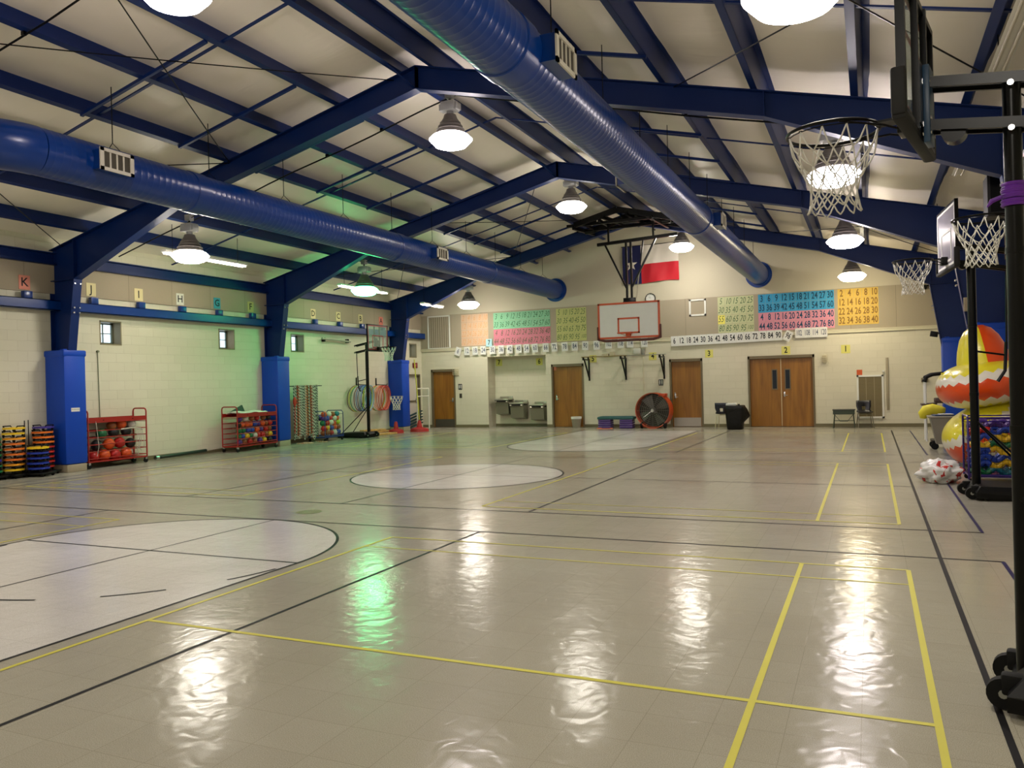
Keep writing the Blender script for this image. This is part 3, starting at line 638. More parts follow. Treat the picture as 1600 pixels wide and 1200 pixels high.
for x, z in ((-12.4, 4.15), (-6.5, 5.6), (-.4, 4.2)): lamp(x, .1, z, WARM, 'lit roof lamp behind the viewpoint, over the %s of the floor' % ('left part' if x < -10 else 'middle' if x < -2 else 'right part'))
# fluorescent strips
def strip(x, y0, y1, z, on, label, hang=.0):
    t = thing('fluorescent_strip', label, 'strip light', (x, (y0+y1)/2, z)); L = y1-y0
    b = MB(); b.prism([(-.06, .05), (.06, .05), (.09, .0), (-.09, .0)], lambda u, v, k: (u, (k-.5)*L, v+.03)); b.build('housing', WHITE, t, smooth=False)
    b = MB(); m = glow_mat('lit_tube', '#fff2dc', 16.0) if on else mat('unlit_tube', '#c8c0ae', .3)
    for s in (-.045, .045): b.cyl((s, -L/2+.04, .01), (s, L/2-.04, .01), .016, 10)
    b.build('tubes', m, t)
    b = MB()
    for yy in (-L*.4, L*.4): b = MB(); b.cyl((0, yy, .07), (0, yy, rz_(x)-z+.27), .006, 6); b.build('hanger', RUBBER, t)
    return t
strip(-13.6, 12.5, 14.93, 4.50, True, 'lit fluorescent strip next to the near lamp on the left slope')
strip(-13.6, 18.65, 21.07, 4.42, True, 'lit fluorescent strip behind the green lamp')
strip(-13.6, 23.2, 24.6, 4.26, True, 'short lit fluorescent strip by the far left corner')
strip(1.28, 7.4, 9.8, 4.62, False, 'unlit fluorescent strip on the right slope, nearest the camera')
strip(1.33, 11.9, 14.3, 4.60, False, 'unlit fluorescent strip on the right slope beyond the nearest frame')
strip(1.33, 18.2, 20.6, 4.60, False, 'unlit fluorescent strip on the right slope beyond the middle frame')

# ------------------------------------------------------------------ nets and basketball goals
def net(b, c, R, drop, n=12, r=.0045, mi=0, seed=1):
    rn = random.Random(seed)
    lv = [(R, 0), (R*.86, -.28), (R*.68, -.45), (R*.57, -.60), (R*.52, -.75), (R*.55, -.88), (R*.60, -1.0)]
    nodes = []
    for j, (rr, z) in enumerate(lv):
        row = []
        for k in range(n):
            a = 2*PI*(k+.5*(j % 2))/n+rn.uniform(-.03, .03)
            q = rr*(1+rn.uniform(-.05, .05)) if j else rr
            row.append(Vector((c[0]+q*math.cos(a), c[1]+q*math.sin(a), c[2]+z*drop+(rn.uniform(-.012, .012) if j else 0))))
        nodes.append(row)
    for j in range(len(lv)-1):
        for k in range(n):
            k2 = (k-1) % n if j % 2 == 0 else (k+1) % n
            for q in (k, k2):
                a, d = nodes[j][k], nodes[j+1][q]; mid = (a+d)/2+Vector((0, 0, -.008 if j else -.02))
                b.tube([a, mid, d], r, 5, mi)
def goal_rim(t, x0, z, R=.2286, rc=None, depth=.38, rings=True, seed=1, drop=.40, r=.0045, rimr=.009):
    """local: board plane at x0, rim sticks out along +x"""
    cx = x0+depth; b = MB(); b.torus((cx, 0, z), R, rimr, 40, 8); b.box((x0+.03, 0, z-.03), (.07, .13, .10), bev=.005)
    b.box(((x0+cx-R)/2+.02, 0, z), (cx-R-x0, .10, .012))
    for s in (-1, 1): b.tube([(x0+.03, s*.06, z-.07), (x0+.12, s*.10, z-.035), (cx-R*.35, s*R*.93, z-.006)], .006, 6)
    b.tube([(cx+R*math.cos(a)*.97, R*math.sin(a)*.97, z-.018) for a in [2*PI*i/32 for i in range(33)]], .003, 5)
    for k in range(12): a = 2*PI*k/12; b.torus((cx+(R-.004)*math.cos(a), (R-.004)*math.sin(a), z-.016), .008, .002, 8, 5)
    rim = b.build('rim', rc or BLKMET, t)
    b = MB(); net(b, (cx, 0, z-.018), R-.006, drop, r=r, seed=seed); b.build('net', NETW, rim, sharp=2)
CLEAR = bpy.data.materials.new('clear_acrylic'); CLEAR.use_nodes = True; nt = CLEAR.node_tree
tr = nt.nodes.new('ShaderNodeBsdfTransparent'); tr.inputs[0].default_value = (.86, .9, .9, 1); gl = nt.nodes.new('ShaderNodeBsdfGlossy'); gl.inputs['Roughness'].default_value = .06
df = nt.nodes.new('ShaderNodeBsdfDiffuse'); df.inputs[0].default_value = (.7, .75, .72, 1)
m1 = nt.nodes.new('ShaderNodeMixShader'); m1.inputs[0].default_value = .10; m2 = nt.nodes.new('ShaderNodeMixShader'); m2.inputs[0].default_value = .22
nt.links.new(tr.outputs[0], m1.inputs[1]); nt.links.new(gl.outputs[0], m1.inputs[2]); nt.links.new(m1.outputs[0], m2.inputs[1]); nt.links.new(df.outputs[0], m2.inputs[2]); nt.links.new(m2.outputs[0], nt.nodes['Material Output'].inputs[0])
REDP = mat('red_board_border', '#a01e22', .4); MILK = mat('milky_board', '#a9a4ae', .15, coat=.5)
def portable(label, loc, rz, b_off, zb, zt, bw, zr, base=(-.95, .12, .72), pane=CLEAR, border=REDP, pr_=.05, tape=False, seed=1, top=None, struts=True, netr=.0045, plates=False, rd=.38):
    t = thing('portable_basketball_hoop', label, 'basketball hoop', loc, rz)
    zc = (zb+zt)/2; H_ = zt-zb; top = top or zb+.25
    b = MB(); x0, x1, wd = base
    b.prism([(x0, 0.03), (x1, .03), (x1, .10), (x1-.06, .17), (x0+.06, .15), (x0, .10)], lambda u, v, s: (u, (s-.5)*wd*(1 if v < .12 else .86), v))
    b.prism([(x0, 0), (x1-.12, 0), (x1-.12, .035), (x0, .035)], lambda u, v, s: (u, (s-.5)*wd*.9, v))
    bs = b.build('base_tank', BLACK, t, sharp=.5)
    for s in (-1, 1):
        b = MB(); b.cyl((x1+.02, s*wd*.30-.025, .075), (x1+.02, s*wd*.30+.025, .075), .07, 20); b.box((x1-.02, s*wd*.30, .12), (.10, .07, .10), bev=.015)
        b.cyl((x1+.02, s*wd*.30-.03, .075), (x1+.02, s*wd*.30+.03, .075), .02, 10, 1); b.build('wheel', [RUBBER, GREY], bs)
    b = MB(); b.tube([(0, 0, .1), (0, 0, top)], pr_, 20); b.cyl((0, 0, 1.25), (0, 0, 1.29), pr_+.004, 20); b.cyl((0, 0, 2.1), (0, 0, 2.13), pr_+.004, 20)
    pole = b.build('pole', BLKMET, t)
    b = MB(); zu, zl = top-.03, top-.24
    xb = b_off-.05
    for (z0, z1) in ((zu, zu+.09), (zl, zl+.09)):
        for s in (-1, 1): b.beam((-.42, s*(pr_+.012), z0-.04), (xb, s*(pr_+.012), z1), .016, .05)
        for xx in (0, xb, -.38): b.cyl((xx, -pr_-.03, z0+(.09 if xx == xb else -.035 if xx < 0 else 0)), (xx, pr_+.03, z0+(.09 if xx == xb else -.035 if xx < 0 else 0)), .014, 10, 1)
    b.cyl((xb-.13, -.04, zl+.04), (xb-.13, .04, zl+.04), .055, 20)
    b.build('lift_arms', [BLKMET, CHROME], t)
    if struts:
        b = MB(); b.tube([(-.38, 0, zl-.03), (-.36, 0, 1.75)], .012, 8); b.tube([(-.36, 0, 1.9), (-.34, 0, 1.55), (-.26, 0, 1.42)], .02, 8)
        b.cyl((-.36, 0, 1.74), (-.02, 0, 1.80), .012, 8)
        b.build('height_handle', BLKMET, t)
    b = MB(); 
    for s in (-1, 1): b.tube([(0, s*.03, .95), (x0+.12, s*wd*.36, .15)], .013, 8)
    b.build('brace_rods', BLKMET, t)
    # board
    b = MB(); fx = b_off
    b.box((fx-.01, 0, zc), (.012, bw-.04, H_-.04)); bd = b.build('board_pane', pane, t, smooth=False)
    b = MB()
    for s in (-1, 1): b.box((fx-.02, s*(bw/2-.015), zc), (.04, .03, H_)); b.box((fx-.035, s*.14, zc), (.03, .03, H_))
    for z in (zb+.015, zt-.015): b.box((fx-.02, 0, z), (.04, bw, .03))
    b.box((fx-.045, 0, zb+.18), (.02, .30, .30)); b.build('board_frame', BLKMET, bd, smooth=False)
    b = MB(); w_ = .028
    for s in (-1, 1): b.box((fx-.002, s*(bw/2-.045), zc), (.004, w_, H_-.06)); b.box((fx-.002, s*.28, zb+.28), (.004, w_, .36))
    for z in (zb+.045, zt-.045): b.box((fx-.002, 0, z), (.004, bw-.06, w_))
    for z in (zb+.1, zb+.46): b.box((fx-.002, 0, z), (.004, .56+w_, w_))
    b.build('board_border', border, bd, smooth=False)
    b = MB(); b.box((fx-.01, 0, zb-.005), (.065, bw+.03, .045), bev=.015)
    for s in (-1, 1): b.box((fx-.01, s*(bw/2+.005), zb+.10), (.065, .045, .22), bev=.015)
    b.build('edge_pad', mat('dark_grey_foam', '#0b0b0c', .7), bd)
    b = MB(); b.box((fx-.07, 0, zl+.19), (.03, .14, .38), bev=.004)
    for s in (-1, 1):
        for z in (zl+.05, zl+.12, zl+.3): b.cyl((fx-.09, s*.05, z), (fx-.05, s*.05, z), .012, 8, 1)
    b.build('mount_bracket', [mat('blue_grey_bracket', '#24425f', .4), CHROME], bd)
    goal_rim(t, b_off, zr, seed=seed, r=netr, depth=rd)
    if plates:
        for i, (z0, z1) in enumerate(((1.56, 1.86), (1.14, 1.49))):
            b = MB(); b.box((0, 0, (z0+z1)/2), (.004, .085, z1-z0), 0, bev=0); b.tube([(.003, 0, z1-.03), (.003, .02, z1-.02), (.003, 0, z1-.01), (.003, -.02, z1-.02)], .002, 4, 1, closed=True)
            for k in range(7): b.box((.0025, 0, z1-.06-k*(z1-z0-.08)/7), (.001, .06, .006), 1)
            q = b.build('warning_sticker', [mat('pale_blue_sticker', '#b9cddd', .4), INK], pole, smooth=False); q.rotation_euler.z = math.radians(113); q.location = Vector((math.cos(math.radians(113))*(pr_+.004)+math.cos(math.radians(-167))*.078, math.sin(math.radians(113))*(pr_+.004)+math.sin(math.radians(-167))*.078, 0))
    if tape:
        b = MB(); rn = random.Random(5)
        for k in range(9):
            z = 2.33+.012*k+rn.uniform(-.006, .006); tl = rn.uniform(-.014, .014)
            b.torus((0, 0, 0), pr_+.006+rn.uniform(0, .003), .009, 28, 6, M=Matrix.Translation((0, 0, z)) @ Matrix.Rotation(tl, 4, 'X'))
        b.tube([(pr_+.01, .03, 2.37), (pr_+.05, .035, 2.355), (pr_+.07, .03, 2.33)], [.01, .012, .004], 6)
        b.build('purple_tape_wrap', mat('purple_tape', '#6a2aa0', .35, bump=(40, .4, .004)), pole)
    return t
portable('nearest portable hoop with purple tape wrapped round its black pole', (.64, 4.42, 0), math.radians(180-11), .42, 2.73, 3.41, .92, 2.83, base=(-1.0, .06, .62), tape=True, plates=True, seed=3, top=2.92, struts=False, netr=.0042, rd=.385, pr_=.039)
portable('black portable hoop standing in front of the inflatable rockers', (1.17, 11.35, 0), math.radians(180+6), .27, 2.82, 3.6, 1.08, 2.96, base=(-.85, .08, .75), pane=MILK, border=PAPERW, seed=4)
portable('portable hoop beyond the near pole, only its rim and net showing', (1.58, 8.3, 0), PI, .26, 2.80, 3.55, 1.05, 2.92, base=(-.5, .1, .7), seed=5)
portable('portable hoop with clear red-edged backboard beside the left wall', (-14.2, 20.8, 0), 0, .42, 2.66, 3.46, 1.12, 2.76, base=(-.9, .12, .8), seed=6)
# ceiling-hung goal
t = thing('ceiling_basketball_goal', 'white orange-edged backboard hung from the roof before the far wall', 'basketball hoop', (-6.38, 22.7, 2.78))
b = MB(); b.box((0, 0, .525), (1.80, .03, 1.0)); bd = b.build('backboard', mat('white_backboard', '#c9c8c4', .35), t, smooth=False)
ORB = mat('orange_backboard_edge', '#b8471c', .45)
b = MB()
for s in (-1, 1): b.box((s*.90, -.004, .525), (.055, .05, 1.05)); b.box((s*.305, -.018, .37), (.05, .006, .46))
for z in (.025, 1.025): b.box((0, -.004, z), (1.85, .05, .055))
for z in (.16, .58): b.box((0, -.018, z), (.66, .006, .05))
b.build('orange_border', ORB, bd, smooth=False)
b = MB()
for s in (-1, 1):
    b.box((s*.935, .0, .17), (.05, .10, .40), bev=.02); b.tube([(s*.93, 0, .0), (s*.72, 0, -.055), (s*.3, 0, -.06)], .038, 8)
b.box((0, 0, -.055), (.62, .08, .07), bev=.02); b.build('edge_padding', mat('maroon_edge_padding', '#4c1d16', .6), bd)
b = MB(); b.torus((0, -.38, .14), .2286, .012, 40, 8)
b.box((0, -.06, .12), (.14, .10, .12), bev=.01); b.tube([(-.05, -.03, .06), (-.18, -.28, .13)], .008, 6); b.tube([(.05, -.03, .06), (.18, -.28, .13)], .008, 6)
b.build('rim', ORB, t)
b = MB()
def mp(x, z, y=22.95): return (x+6.38, y-22.7, z-2.78)
for x in (-6.47, -6.33): b.beam(mp(x, 5.66), mp(x, 3.9), .06, .06)
b.box(mp(-6.4, 3.87), (.36, .12, .22), bev=.01); b.box(mp(-6.4, 3.6, 22.82), (.3, .2, .5), bev=.01)
b.build('mast', BLKMET, t)
b = MB(); b.beam(mp(-7.35, 5.62), mp(-4.95, 5.72), .09, .09)
for x, zt in ((-7.0, 6.35), (-5.65, 6.35)): b.beam(mp(x, 5.64), mp(x, zt), .05, .05)
b.build('cross_bar', BLKMET, t, smooth=False)
b = MB(); b.beam(mp(-7.12, 5.62), mp(-6.47, 4.24), .05, .05); b.beam(mp(-5.57, 5.68), mp(-6.33, 4.27), .05, .05); b.beam(mp(-5.95, 5.66), mp(-6.05, 4.95), .04, .04)
b.build('v_brace', BLKMET, t, smooth=False)
b = MB(); b.tube([mp(-5.6, 5.6), mp(-5.98, 5.0), mp(-6.1, 4.65), mp(-6.2, 3.95)], .016, 8); b.build('pull_tube', mat('pale_tube', '#b9b0a0', .5), t)
b = MB()
b.beam(mp(-8.1, 6.16, 23.3), mp(-4.9, 6.16, 23.3), .08, .08); b.beam(mp(-8.1, 6.16, 22.4), mp(-4.9, 6.16, 22.4), .08, .08)
for x in (-7.6, -7.05, -5.65, -5.2): b.beam(mp(x, 6.2, 22.2), mp(x, 6.2, 23.6), .06, .08)
for x0_, x1_ in ((-7.8, XC), (XC, -4.9)):
    for yy in (23.45, 22.2): b.beam(mp(x0_, 6.45-.2475*abs(x0_-XC), yy), mp(x1_, 6.45-.2475*abs(x1_-XC), yy), .10, .16)
for x in (-7.8, -6.9, -6.2, -5.5): b.beam(mp(x, 6.36-.2475*abs(x-XC), 22.1), mp(x+.15, 6.36-.2475*abs(x+.15-XC), 23.6), .07, .1); b.cyl(mp(x+.2, 6.3-.2475*abs(x-XC), 22.6), mp(x+.45, 6.3-.2475*abs(x-XC), 22.6), .07, 14)
b.box(mp(-6.3, 6.28, 22.9), (.5, .3, .24), bev=.02); b.cyl(mp(-6.1, 6.3, 22.7), mp(-5.7, 6.3, 22.7), .09, 16); b.torus(mp(-5.63, 5.9), .05, .01, 16, 6)
for x in (-7.3, -6.9, -6.0, -5.4): b.box(mp(x, 6.27, 22.6+.2*math.sin(x*9)), (.12, .16, .16), bev=.02)
b.build('roof_bracket', BLKMET, t)

# ------------------------------------------------------------------ back wall charts and cards
def chart(name_label, x0, x1, z0, z1, rows, cols, nums, col, ink, hand, col2=None, inkw=.012, special=None):
    t = thing('number_chart', name_label, 'wall chart', ((x0+x1)/2, YB-.035, (z0+z1)/2)); W, Hh = x1-x0, z1-z0
    rn = random.Random(int(abs(x0)*100)); cw, ch = W/cols, Hh/rows; half = rows//2
    for part, (ra, rb, c) in enumerate(((0, half, col), (half, rows, col2)) if col2 else ((0, rows, col),)):
        b = MB()
        for r_ in range(ra, rb):
            for k in range(cols):
                j = .003; xa = -W/2+k*cw; zt = Hh/2-r_*ch
                mi = 2 if special == (r_, k) else 0
                b.bb((xa+j, -.002-.001*((r_+k) % 2), zt-ch+j), (xa+cw-j, 0, zt-j), mi)
                n = nums[r_*cols+k]; s = str(n)
                sz = min(ch*.95, cw*(1.15 if len(s) < 3 else .8))
                M = face_back(xa+cw/2+(rn.uniform(-.01, .01) if hand else 0), -.0042, zt-ch*.5+(rn.uniform(-.008, .008) if hand else 0), rn.uniform(-.06, .06) if hand else 0)
                if hand: M = M @ Matrix(((1, .18, 0, 0), (0, 1, 0, 0), (0, 0, 1, 0), (0, 0, 0, 1)))
                b.text(s, M, 1, sz*1.1, -.004 if hand else .02, .63)
        b.build('paper_sheet', [mat('chart_paper_'+c, c, .85), ink, mat('yellow_square_paper', '#e6dc6a', .85)], t, smooth=False, fix=False)
    return t
twos = [2*k for k in range(1, 21)]; fives = [5*k for k in range(1, 21)]; threes = [3*k for k in range(1, 21)]; fours = [4*k for k in range(1, 21)]
OINK = mat('brown_marker', '#7a5a2a', .8); BINK = mat('dark_blue_marker', '#12405c', .8); GINK = mat('green_marker', '#3a5a3c', .8); PINKM = mat('red_marker', '#a0486a', .8); FADE = mat('faint_orange_marker', '#cf9a6a', .8)
chart('orange counting-by-twos chart with faint numbers at the far left', -13.49, -12.40, 2.94, 4.08, 4, 5, twos, '#cfae92', FADE, True)
chart('green and pink counting chart left of the yellow fives chart', -12.19, -10.02, 2.90, 4.07, 4, 10, threes+fours, '#84bd98', GINK, True, col2='#c87888')
chart('yellow counting-by-fives chart left of the hanging backboard', -9.80, -8.71, 2.94, 4.07, 4, 5, fives, '#b9bb78', GINK, True)
chart('pale green counting-by-fives chart with one yellow square, right of backboard', -4.34, -3.24, 2.96, 4.10, 4, 5, fives, '#bcc096', GINK, True, special=(2, 0))
chart('blue and pink counting chart above the double doors', -3.11, -.92, 2.96, 4.10, 4, 10, threes+fours, '#3a96c4', BINK, False, col2='#cf8a9c')
chart('yellow counting-by-twos chart at the far right', -.83, .28, 3.02, 4.10, 4, 5, twos, '#cba850', OINK, False)
def words(n):
    ones = ['zero', 'one', 'two', 'three', 'four', 'five', 'six', 'seven', 'eight', 'nine', 'ten', 'eleven', 'twelve', 'thirteen', 'fourteen', 'fifteen', 'sixteen', 'seventeen', 'eighteen', 'nineteen']
    tens = ['', '', 'twenty', 'thirty', 'forty', 'fifty', 'sixty', 'seventy', 'eighty', 'ninety']
    if n >= 100: return 'one hundred '+(words(n-100) if n > 100 else '')
    return ones[n] if n < 20 else tens[n//10]+('-'+ones[n % 10] if n % 10 else '')
def card(x, z, w_, h_, txt, label, col='#d6d6d2', ink=INK, rot=0, y=YB-.07, sz=None, cat='number card', name='number_card', bold=.015, sq=.62, group=None):
    b = MB(); M0 = Matrix.Rotation(rot, 4, 'Y'); b.box((0, 0, 0), (w_, .005, h_), 0, M=M0)
    if txt: b.text(txt, face_back(0, 0, 0, rot) @ Matrix.Translation((0, 0, .0035)), 1, sz or h_*.80, bold, sq if (sz or len(txt) < 3) else sq*.74)
    return tag(b.build(name, [mat('card_'+col, col, .85), ink], None, (x, y, z), smooth=False, fix=False), label, cat, group)
LEFT_X = [-13.70, -13.30, -12.96, -12.63, -12.25, -11.93, -11.6, -11.26, -10.97, -10.64, -10.24, -9.93, -9.56, -9.19, -8.82, -8.44, -8.03, -7.65, -7.30, -6.86]
LEFT_X = [-13.62, -13.26, -12.93, -12.60, -12.24, -11.90, -11.56, -11.22, -10.92, -10.60, -10.20, -9.88, -9.50, -9.14, -8.76, -8.36, -7.94, -7.52, -7.20, -6.72]
GINKN = mat('grey_blue_ink', '#4a5266', .8)
for i in range(20):
    n = 6*(i+1); card(LEFT_X[i], 2.76+(.02 if i > 15 else 0), .22, .30, str(n), 'white card reading %s in the spaced row left of the backboard' % words(n), ink=GINKN, rot=(.35 if i == 0 else random.uniform(-.06, .06)))
RX = [-5.73+.2285*i for i in range(15)]
for i, x in enumerate(RX): card(x, 2.775+.003*i, .222, .32, str(6*(i+1)), 'white card reading %s in the touching row right of the backboard' % words(6*(i+1)), bold=.02, rot=-.012, y=YB-.07-.0015*(i % 2))
card(-2.25, 2.78, .22, .31, '96', 'white card reading ninety-six hanging tilted above the double doors', rot=.5, y=YB-.085)
for i, n in enumerate((102, 108, 114, 120)): card(-1.93+.229*i, 2.85, .224, .30, str(n), 'white card reading %s at the right end of the touching row' % words(n), ink=GINKN)
card(-12.36, 3.02, .24, .27, '7', 'pale blue card reading seven overlapping the green and pink chart', col='#a9d0d8', y=YB-.08, sz=.24, sq=.8)
for n, x, z, y in ((7, -12.27, 2.30, YB+.592), (6, -10.48, 2.28, YB+.592), (5, -8.52, 2.31, None), (4, -6.47, 2.32, None), (3, -4.65, 2.335, None), (2, -2.33, 2.345, None), (1, -.64, 2.315, None)):
    card(x if n < 6 else {7: -12.30+.0, 6: -10.72}[n], z if n < 6 else z+.02, .25, .25, str(n), {7: 'yellow square numbered seven at the left inside the fountain alcove', 6: 'yellow square numbered six at the right inside the fountain alcove', 5: 'yellow square numbered five beside the leftmost wall bracket', 4: 'yellow square numbered four beside the rightmost wall bracket', 3: 'yellow square numbered three between the single door and the double doors', 2: 'yellow square numbered two right above the double doors', 1: 'yellow square numbered one at the far right'}[n], col='#d2cc6e', y=(y or YB-.005), sz=.24, bold=.022, sq=.85)
# frames on the felt
t = thing('slatted_panel', 'tall white framed slatted panel on the felt at the left corner', 'wall vent', (-14.41, YB-.035, 3.49))
b = MB()
for s in (-1, 1): b.box((s*.445, 0, 0), (.05, .04, 1.23)); b.box((0, 0, s*.59), (.94, .04, .05))
b.build('frame', PAPERW, t, smooth=False)
b = MB(); b.box((0, .0, 0), (.86, .01, 1.15), 1)
for k in range(9): b.box((-.36+.09*k, -.01, 0), (.014, .014, 1.14), 0)
b.build('slats', [mat('pale_slat', '#b9b09c', .6), mat('taupe_backing', '#8a7f6c', .9)], t, smooth=False)
t = thing('white_square_frame', 'small white square frame on the felt right of the backboard', 'frame', (-4.97, YB-.035, 3.82))
b = MB()
for s in (-1, 1): b.box((s*.24, 0, 0), (.055, .03, .535)); b.box((0, 0, s*.24), (.535, .03, .055))
b.build('frame', PAPERW, t, smooth=False)
t = thing('wall_clock', 'round wall clock half hidden behind the hanging backboard', 'clock', (-6.49, YB-.02, 4.21))
b = MB(); M0 = Matrix.Rotation(PI/2, 4, 'X'); b.lathe([(.17, -.02), (.17, .03), (.15, .035), (.15, .012)], 32, 0, M0); b.build('clock_case', BLACK, t)
b = MB(); b.lathe([(0, .012), (.152, .012), (.152, .0), (0, .0)], 32, 0, M0)
for k in range(12): a = 2*PI*k/12; b.box((.125*math.sin(a), -.013, .125*math.cos(a)), (.012, .002, .012), 1)
b.beam((0, -.016, 0), (-.06, -.016, .05), .004, .01, 1, upv=(0, 1, 0)); b.beam((0, -.017, 0), (-.03, -.017, .11), .003, .007, 1, upv=(0, 1, 0)); b.build('clock_face', [PAPERW, INK], t, smooth=False)
# flag
t = thing('state_flag', 'blue, white and red flag with one star on the gable wall', 'flag', (-7.39, YB-.05, 4.74))
def flagpart(u0, u1, v0, v1, mi, b):
    n, m = max(2, int((u1-u0)*14)), max(2, int((v1-v0)*10)); vs = []
    for i in range(n+1):
        for j in range(m+1):
            u = u0+(u1-u0)*i/n; v = v0+(v1-v0)*j/m
            vs.append((u, -.03*math.sin(u*7+v*2.5)-.012*math.sin(u*17-v*5), v-.03*math.sin(u*3.2)*(1-v/1.2)))
    b.add(vs, [(i*(m+1)+j, (i+1)*(m+1)+j, (i+1)*(m+1)+j+1, i*(m+1)+j+1) for i in range(n) for j in range(m)], mi)
b = MB(); flagpart(0, .62, 0, 1.22, 0, b); flagpart(.62, 1.86, .61, 1.22, 1, b); flagpart(.62, 1.86, 0, .61, 2, b)
b.build('flag_cloth', [mat('flag_blue', '#10164a', .8), mat('flag_white', '#d8d0c4', .8), mat('flag_red', '#c01828', .7)], t, sharp=3, fix=False)
b = MB(); st = [(.31+(.21 if i % 2 == 0 else .082)*math.sin(2*PI*i/10), .61+(.21 if i % 2 == 0 else .082)*math.cos(2*PI*i/10)) for i in range(10)]
b.prism(st, lambda u, v, s: (u, -.055-.003*s, v)); b.build('star', mat('flag_white', '#d8d0c4', .8), t, smooth=False)
b = MB(); b.cyl((-.04, .01, 1.23), (1.9, .01, 1.23), .012, 8); b.build('hanging_rod', BLACK, t)
# wall brackets with rods
for i, x in enumerate((-8.66, -7.38, -6.10)):
    b = MB(); b.beam((0, -.02, -.36), (0, -.02, .38), .05, .035, upv=(0, 1, 0)); b.beam((0, 0, .34), (0, -.62, .36), .05, .035); b.beam((0, -.03, -.26), (0, -.50, .34), .045, .03)
    b.cyl((0, -.60, .32), (0, -.60, .42), .035, 12); b.cyl((0, -.10, .36), (0, -.10, .43), .025, 12)
    tag(b.build('wall_bracket', BLKMET, None, (x, YB, 1.93)), ('leftmost', 'middle', 'rightmost')[i]+' of the three black triangular brackets holding poles high on the wall', 'wall bracket')
b = MB(); b.cyl((-8.9, YB-.1, 2.375), (-7.2, YB-.1, 2.375), .017, 8); tag(b.build('storage_pole', mat('dull_brass_pole', '#9a8a5a', .4, metal=.4)), 'long thin pole lying on the left and middle brackets', 'pole')
b = MB(); b.cyl((-7.3, YB-.16, 2.37), (-6.0, YB-.16, 2.37), .014, 8); tag(b.build('storage_pole', mat('silver_pole', '#a8a69a', .4, metal=.5)), 'long thin pole lying on the middle and right brackets', 'pole')
b = MB(); b.box((0, 0, 0), (.17, .10, .11), bev=.01); b.box((.22, 0, .03), (.16, .10, .16), bev=.01); b.cyl((-.09, -.05, 0), (-.09, -.06, 0), .04, 12)
tag(b.build('emergency_light', mat('aged_cream_plastic', '#b5ab8e', .5), None, (-8.05, YB-.055, 2.41)), 'twin cream wall unit between the left and middle brackets', 'wall unit')
b = MB(); b.box((0, 0, 0), (.25, .08, .19), bev=.03); tag(b.build('emergency_light', mat('aged_cream_plastic2', '#c8c8be', .4), None, (-6.98, YB-.04, 2.50)), 'pale wall box above the brackets and thin conduit', 'wall unit')
b = MB(); b.box((0, 0, 0), (.10, .05, .18), bev=.005); tag(b.build('junction_box', GREY, None, (-6.78, YB-.03, 2.47)), 'narrow grey box right beside the pale wall box', 'junction box')
b = MB(); b.cyl((-6.79, YB-.015, 1.05), (-6.79, YB-.015, 2.4), .012, 8); tag(b.build('wall_conduit', CREAM), 'thin cream conduit running down the wall behind the orange fan', 'conduit')
# signs, alarms
def sign(x, z, w_, h_, txt, label, col='#1a1c22', ink=PAPERW, y=YB-.006):
    b = MB(); b.box((0, 0, 0), (w_, .008, h_), 0)
    if txt == 'FIG':
        for s in (-1, 1):
            b.lathe([(0, 0), (.018, 0), (.018, .002), (0, .002)], 12, 1, face_back(s*.035, -.006, .055)); b.box((s*.035, -.006, 0), (.03, .003, .07), 1); b.box((s*.035, -.006, -.055), (.016, .003, .04), 1)
    elif txt: b.text(txt, face_back(0, -.005, 0), 1, h_*.5, .01, .8)
    return tag(b.build('wall_sign', [mat('sign_'+col, col, .5), ink], None, (x, y, z), smooth=False, fix=False), label, 'sign')
sign(-13.60, 1.475, .15, .21, 'FIG', 'black restroom sign right of the far left door'); sign(-13.59, 1.15, .10, .16, '', 'small dark plate below the restroom sign at far left', col='#2a2a28')
sign(-6.22, 1.455, .15, .20, 'FIG', 'black restroom sign below the rightmost wall bracket')
sign(-.28, 1.61, .15, .155, '', 'small orange square sheet on the wall at the right', col='#c4531e')
sign(-9.98+.06, 2.02, .10, .12, '', 'small pink notice in the top corner of the middle wooden door', col='#d0785c', y=YB+.05)
for x, z, lb in ((-13.72, 2.02, 'cream caged alarm at the top right of the far left door'), (-1.24, 2.05, 'cream caged alarm right of the double doors')):
    t = thing('caged_alarm', lb, 'alarm', (x, YB, z)); b = MB(); b.box((0, -.03, 0), (.14, .06, .2), bev=.01); b.cyl((0, -.05, .03), (0, -.09, .03), .05, 16); b.build('alarm_body', mat('aged_cream_plastic', '#b5ab8e', .5), t)
    b = MB()
    for k in range(5): b.tube([(-.11+.055*k, 0, -.14), (-.11+.055*k, -.12, -.1), (-.11+.055*k, -.12, .12), (-.11+.055*k, 0, .16)], .004, 5)
    for k in range(4): b.tube([(-.12, -.115, -.1+.07*k), (.12, -.115, -.1+.07*k)], .004, 5)
    b.build('wire_cage', CREAM, t)
t = thing('return_grille', 'tall white framed return air grille behind the small desk', 'wall vent', (0.0, YB, .89))
b = MB()
for s in (-1, 1): b.box((s*.335, -.015, 0), (.05, .035, 1.27)); b.box((0, -.015, s*.61), (.72, .035, .05))
b.build('frame', PAPERW, t, smooth=False)
b = MB(); b.box((0, -.005, 0), (.64, .01, 1.2), 1)  # dark sheet paints in the shade behind the louvres
for k in range(30): b.box((0, -.012, -.58+.04*k), (.62, .012, .007), 0)
for k in (-1, 1): b.box((k*.11, -.014, 0), (.012, .014, 1.18), 0)
b.build('louvres', [mat('taupe_louvre', '#a89b7c', .6), mat('painted_louvre_shade', '#746848', .9)], t, smooth=False)
